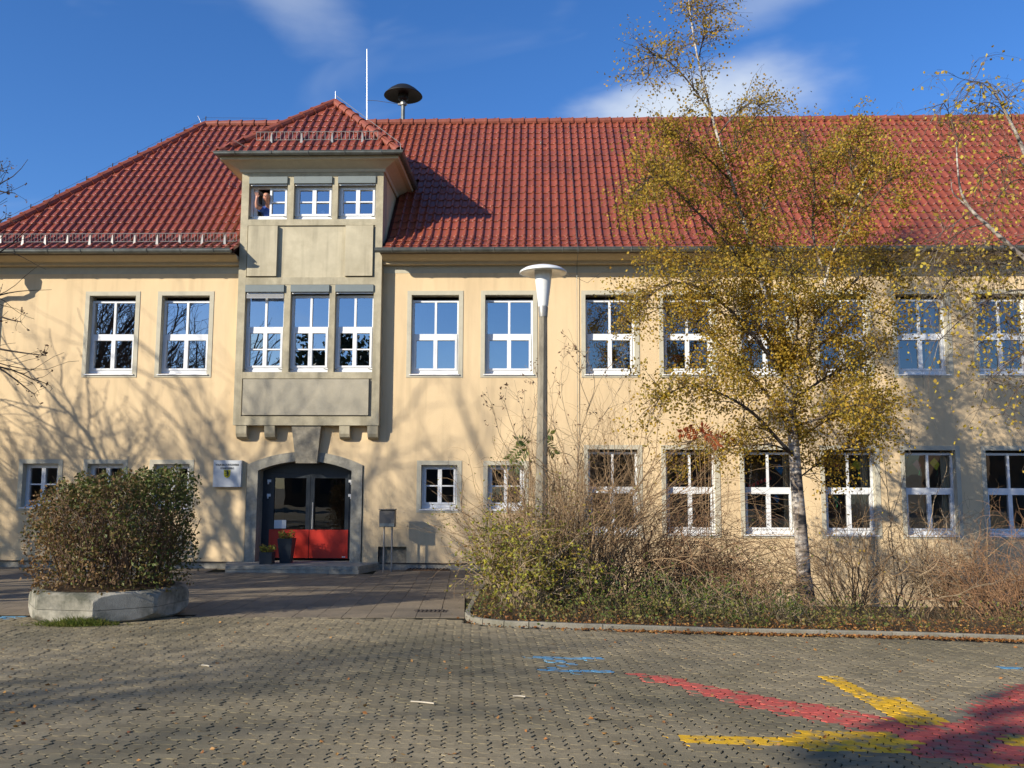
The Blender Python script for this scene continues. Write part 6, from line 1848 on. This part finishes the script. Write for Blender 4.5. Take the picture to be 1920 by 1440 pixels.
# ================================================================== TREES AND HOUSES OUTSIDE THE PICTURE (their shade and reflections show)
def bare_tree(x, y, h_, r0, seed, label, lvl=4, kids=(3, 5), spread=.62, up=.12, ratio=(.5, .74), trunk=.28, minr=.004, tipm=None, tipn=0.0):
    rs = np.random.default_rng(seed); z = float(g(max(min(x, 10), -30), y))
    o = empty('bare_tree', (x, y, z), label, 'tree', 'bare trees round the yard')
    out, tips = [], []
    p = [(x, y, z-.1), (x+rs.normal()*.05, y, z+h_*trunk*.5), (x+rs.normal()*.12, y+rs.normal()*.1, z+h_*trunk)]
    mb = MB(); mb.tube(smooth_path(p), np.linspace(r0*1.15, r0*.85, len(smooth_path(p))), 9, 0, cap=False)
    for k in range(6):
        a = 6.28*k/6+rs.uniform(-.4, .4); d = np.array([math.cos(a)*.75, math.sin(a)*.75, 1.0])
        grow(out, tips, p[-1], d, h_*.32*rs.uniform(.85, 1.1), r0*.55, lvl-1, rs, kids, ratio, .25, up, spread, .3, .3, .5, minr, 0)
    grow(out, tips, p[-1], (rs.normal()*.1, rs.normal()*.1, 1), h_*.36, r0*.7, lvl-1, rs, kids, ratio, .2, up, spread, .3, .3, .5, minr, 0)
    obj('trunk', mb, M['bark'], o, smooth=True, recalc=False)
    mb = MB(); tubes(mb, out); obj('branches', mb, M['bark'], o, kind='stuff', recalc=False)
    if tipm:
        c_ = np.concatenate(tips); c_ = c_[rs.uniform(size=len(c_)) < tipn]+rs.normal(size=(1, 3))*.0
        mb = MB(); leaves(mb, c_, .07, rs); obj('crown', mb, M[tipm], o, kind='stuff', recalc=False)
    return o


tA = bare_tree(-11.9, -8.6, 8.2, .17, 91, 'bare tree at the left edge whose twigs reach into view', tipm='leaf_brown', tipn=.05)
mbA = MB(); outA, tipA = [], []; rsA = np.random.default_rng(5)
top = np.array([-11.9, -8.6, 2.4])
for px in ([(-60, 640), (0, 655), (45, 662), (88, 667)], [(-60, 660), (0, 690), (30, 712), (66, 741)], [(-60, 570), (-10, 590), (20, 600), (42, 604)], [(-50, 300), (-5, 318), (8, 322)], [(-50, 340), (0, 360), (28, 362)], [(-50, 430), (0, 415), (12, 408)]):
    pp = smooth_path(np.concatenate([[top], wpath(px, [-8.4]*len(px))])); mbA.tube(pp, np.linspace(.03, .004, len(pp)), 5, 0, cap=False)
    for q in range(9):
        i = rsA.integers(len(pp)*2//3, len(pp)-1); grow(outA, tipA, pp[i], (pp[i+1]-pp[i])/.1+rsA.normal(size=3)*.6+np.array([0, 0, .3]), rsA.uniform(.1, .28), .004, 0, rsA)
tubes(mbA, outA); obj('limb', mbA, M['bark'], tA, kind='stuff', recalc=False)
mbA = MB(); cA = np.concatenate([t[-1:] for t in tipA]); leaves(mbA, np.repeat(cA, 2, 0)+rsA.normal(size=(len(cA)*2, 3))*.02, .05, rsA); obj('dead_leaves', mbA, M['leaf_brown'], tA, kind='stuff', recalc=False)
for x_, y_, h_, sd, lab, tn in ((-17.2, -7.4, 9.6, 92, 'bare tree left of the school outside the picture', .25), (-22.8, -8.2, 10.5, 96, 'bare tree farthest left along the school wall', .2),
                            (-19.2, -11.0, 12.0, 93, 'bare tree in the row left of the yard', .3), (-18.6, -14.0, 13.5, 97, 'tall bare tree with last leaves left of the yard', .6),
                            (-28.0, -33.3, 16.5, 94, 'tall bare tree far behind the camera at left', .12)):
    bare_tree(x_, y_, h_, .2, sd, lab, minr=.007 if y_ > -20 else .010, tipm='leaf_brown', tipn=tn)


def leafy_tree(x, y, h_, rad, seed, label, n=9000, mat='leaf_dark'):
    rs = np.random.default_rng(seed); z = float(g(-5, y)); o = empty('leafy_tree', (x, y, z), label, 'tree')
    mb = MB(); mb.tube([(x, y, z), (x+.1, y, z+h_*.5), (x, y, z+h_*.8)], [.2, .15, .05], 8); obj('trunk', mb, M['bark'], o)
    c_ = rs.normal(size=(n, 3)); c_ /= np.linalg.norm(c_, axis=1)[:, None]; rr = rs.uniform(.25, 1, n)**.5
    lump = 1+.26*np.sin(c_[:, 0]*5+1)*np.sin(c_[:, 2]*6)+.16*np.sin(c_[:, 1]*9+c_[:, 2]*4)+.08*np.sin(c_[:, 0]*17)*np.sin(c_[:, 2]*15)
    c_ = c_*(rr*lump)[:, None]*np.array([rad, rad, h_*.36])+np.array([x, y, z+h_*.62])
    mb = MB(); leaves(mb, c_, .26, rs, aspect=.8); obj('crown', mb, M[mat], o, kind='stuff', recalc=False)


leafy_tree(-11.5, -29.7, 10.5, 2.9, 95, 'dense dark evergreen tree behind the camera')


def house(x, y, w, d, h_, rh, label):
    o = empty('house', (x, y, -.2), label, 'house')
    mb = MB(); mb.box(x-w/2, x+w/2, y-d/2, y+d/2, -.2, h_); mb.add([(x-w/2, y-d/2, h_), (x-w/2, y+d/2, h_), (x-w/2, y, h_+rh)], [[0, 1, 2]]); mb.add([(x+w/2, y-d/2, h_), (x+w/2, y+d/2, h_), (x+w/2, y, h_+rh)], [[0, 1, 2]]); obj('wall', mb, M['house_wall'], o)
    mb = MB(); e = .4
    for s_ in (-1, 1): mb.quad((x-w/2-e, y+s_*(d/2+e), h_-.3), (x+w/2+e, y+s_*(d/2+e), h_-.3), (x+w/2+e, y, h_+rh), (x-w/2-e, y, h_+rh))
    obj('roof', mb, M['house_roof'], o, recalc=False)
    for k in range(int(w/2.4)):
        xx = x-w/2+1.2+k*2.4
        for z in (1.0, 3.6):
            if z+1.4 < h_: mb = MB(); mb.box(xx-.5, xx+.5, y+d/2, y+d/2+.03, z, z+1.35); obj('window', mb, M['anthracite'], o)


house(14, -55, 22, 9, 5.0, 3.2, 'low brown house across the street behind the camera')
house(-14, -60, 16, 9, 5.2, 3.6, 'brown house with steep roof behind the camera to the left')
house(-38, -52, 14, 9, 5.4, 4, 'far brown house behind the camera at far left')
house(40, -50, 16, 9, 5.4, 3.5, 'far brown house behind the camera at far right')
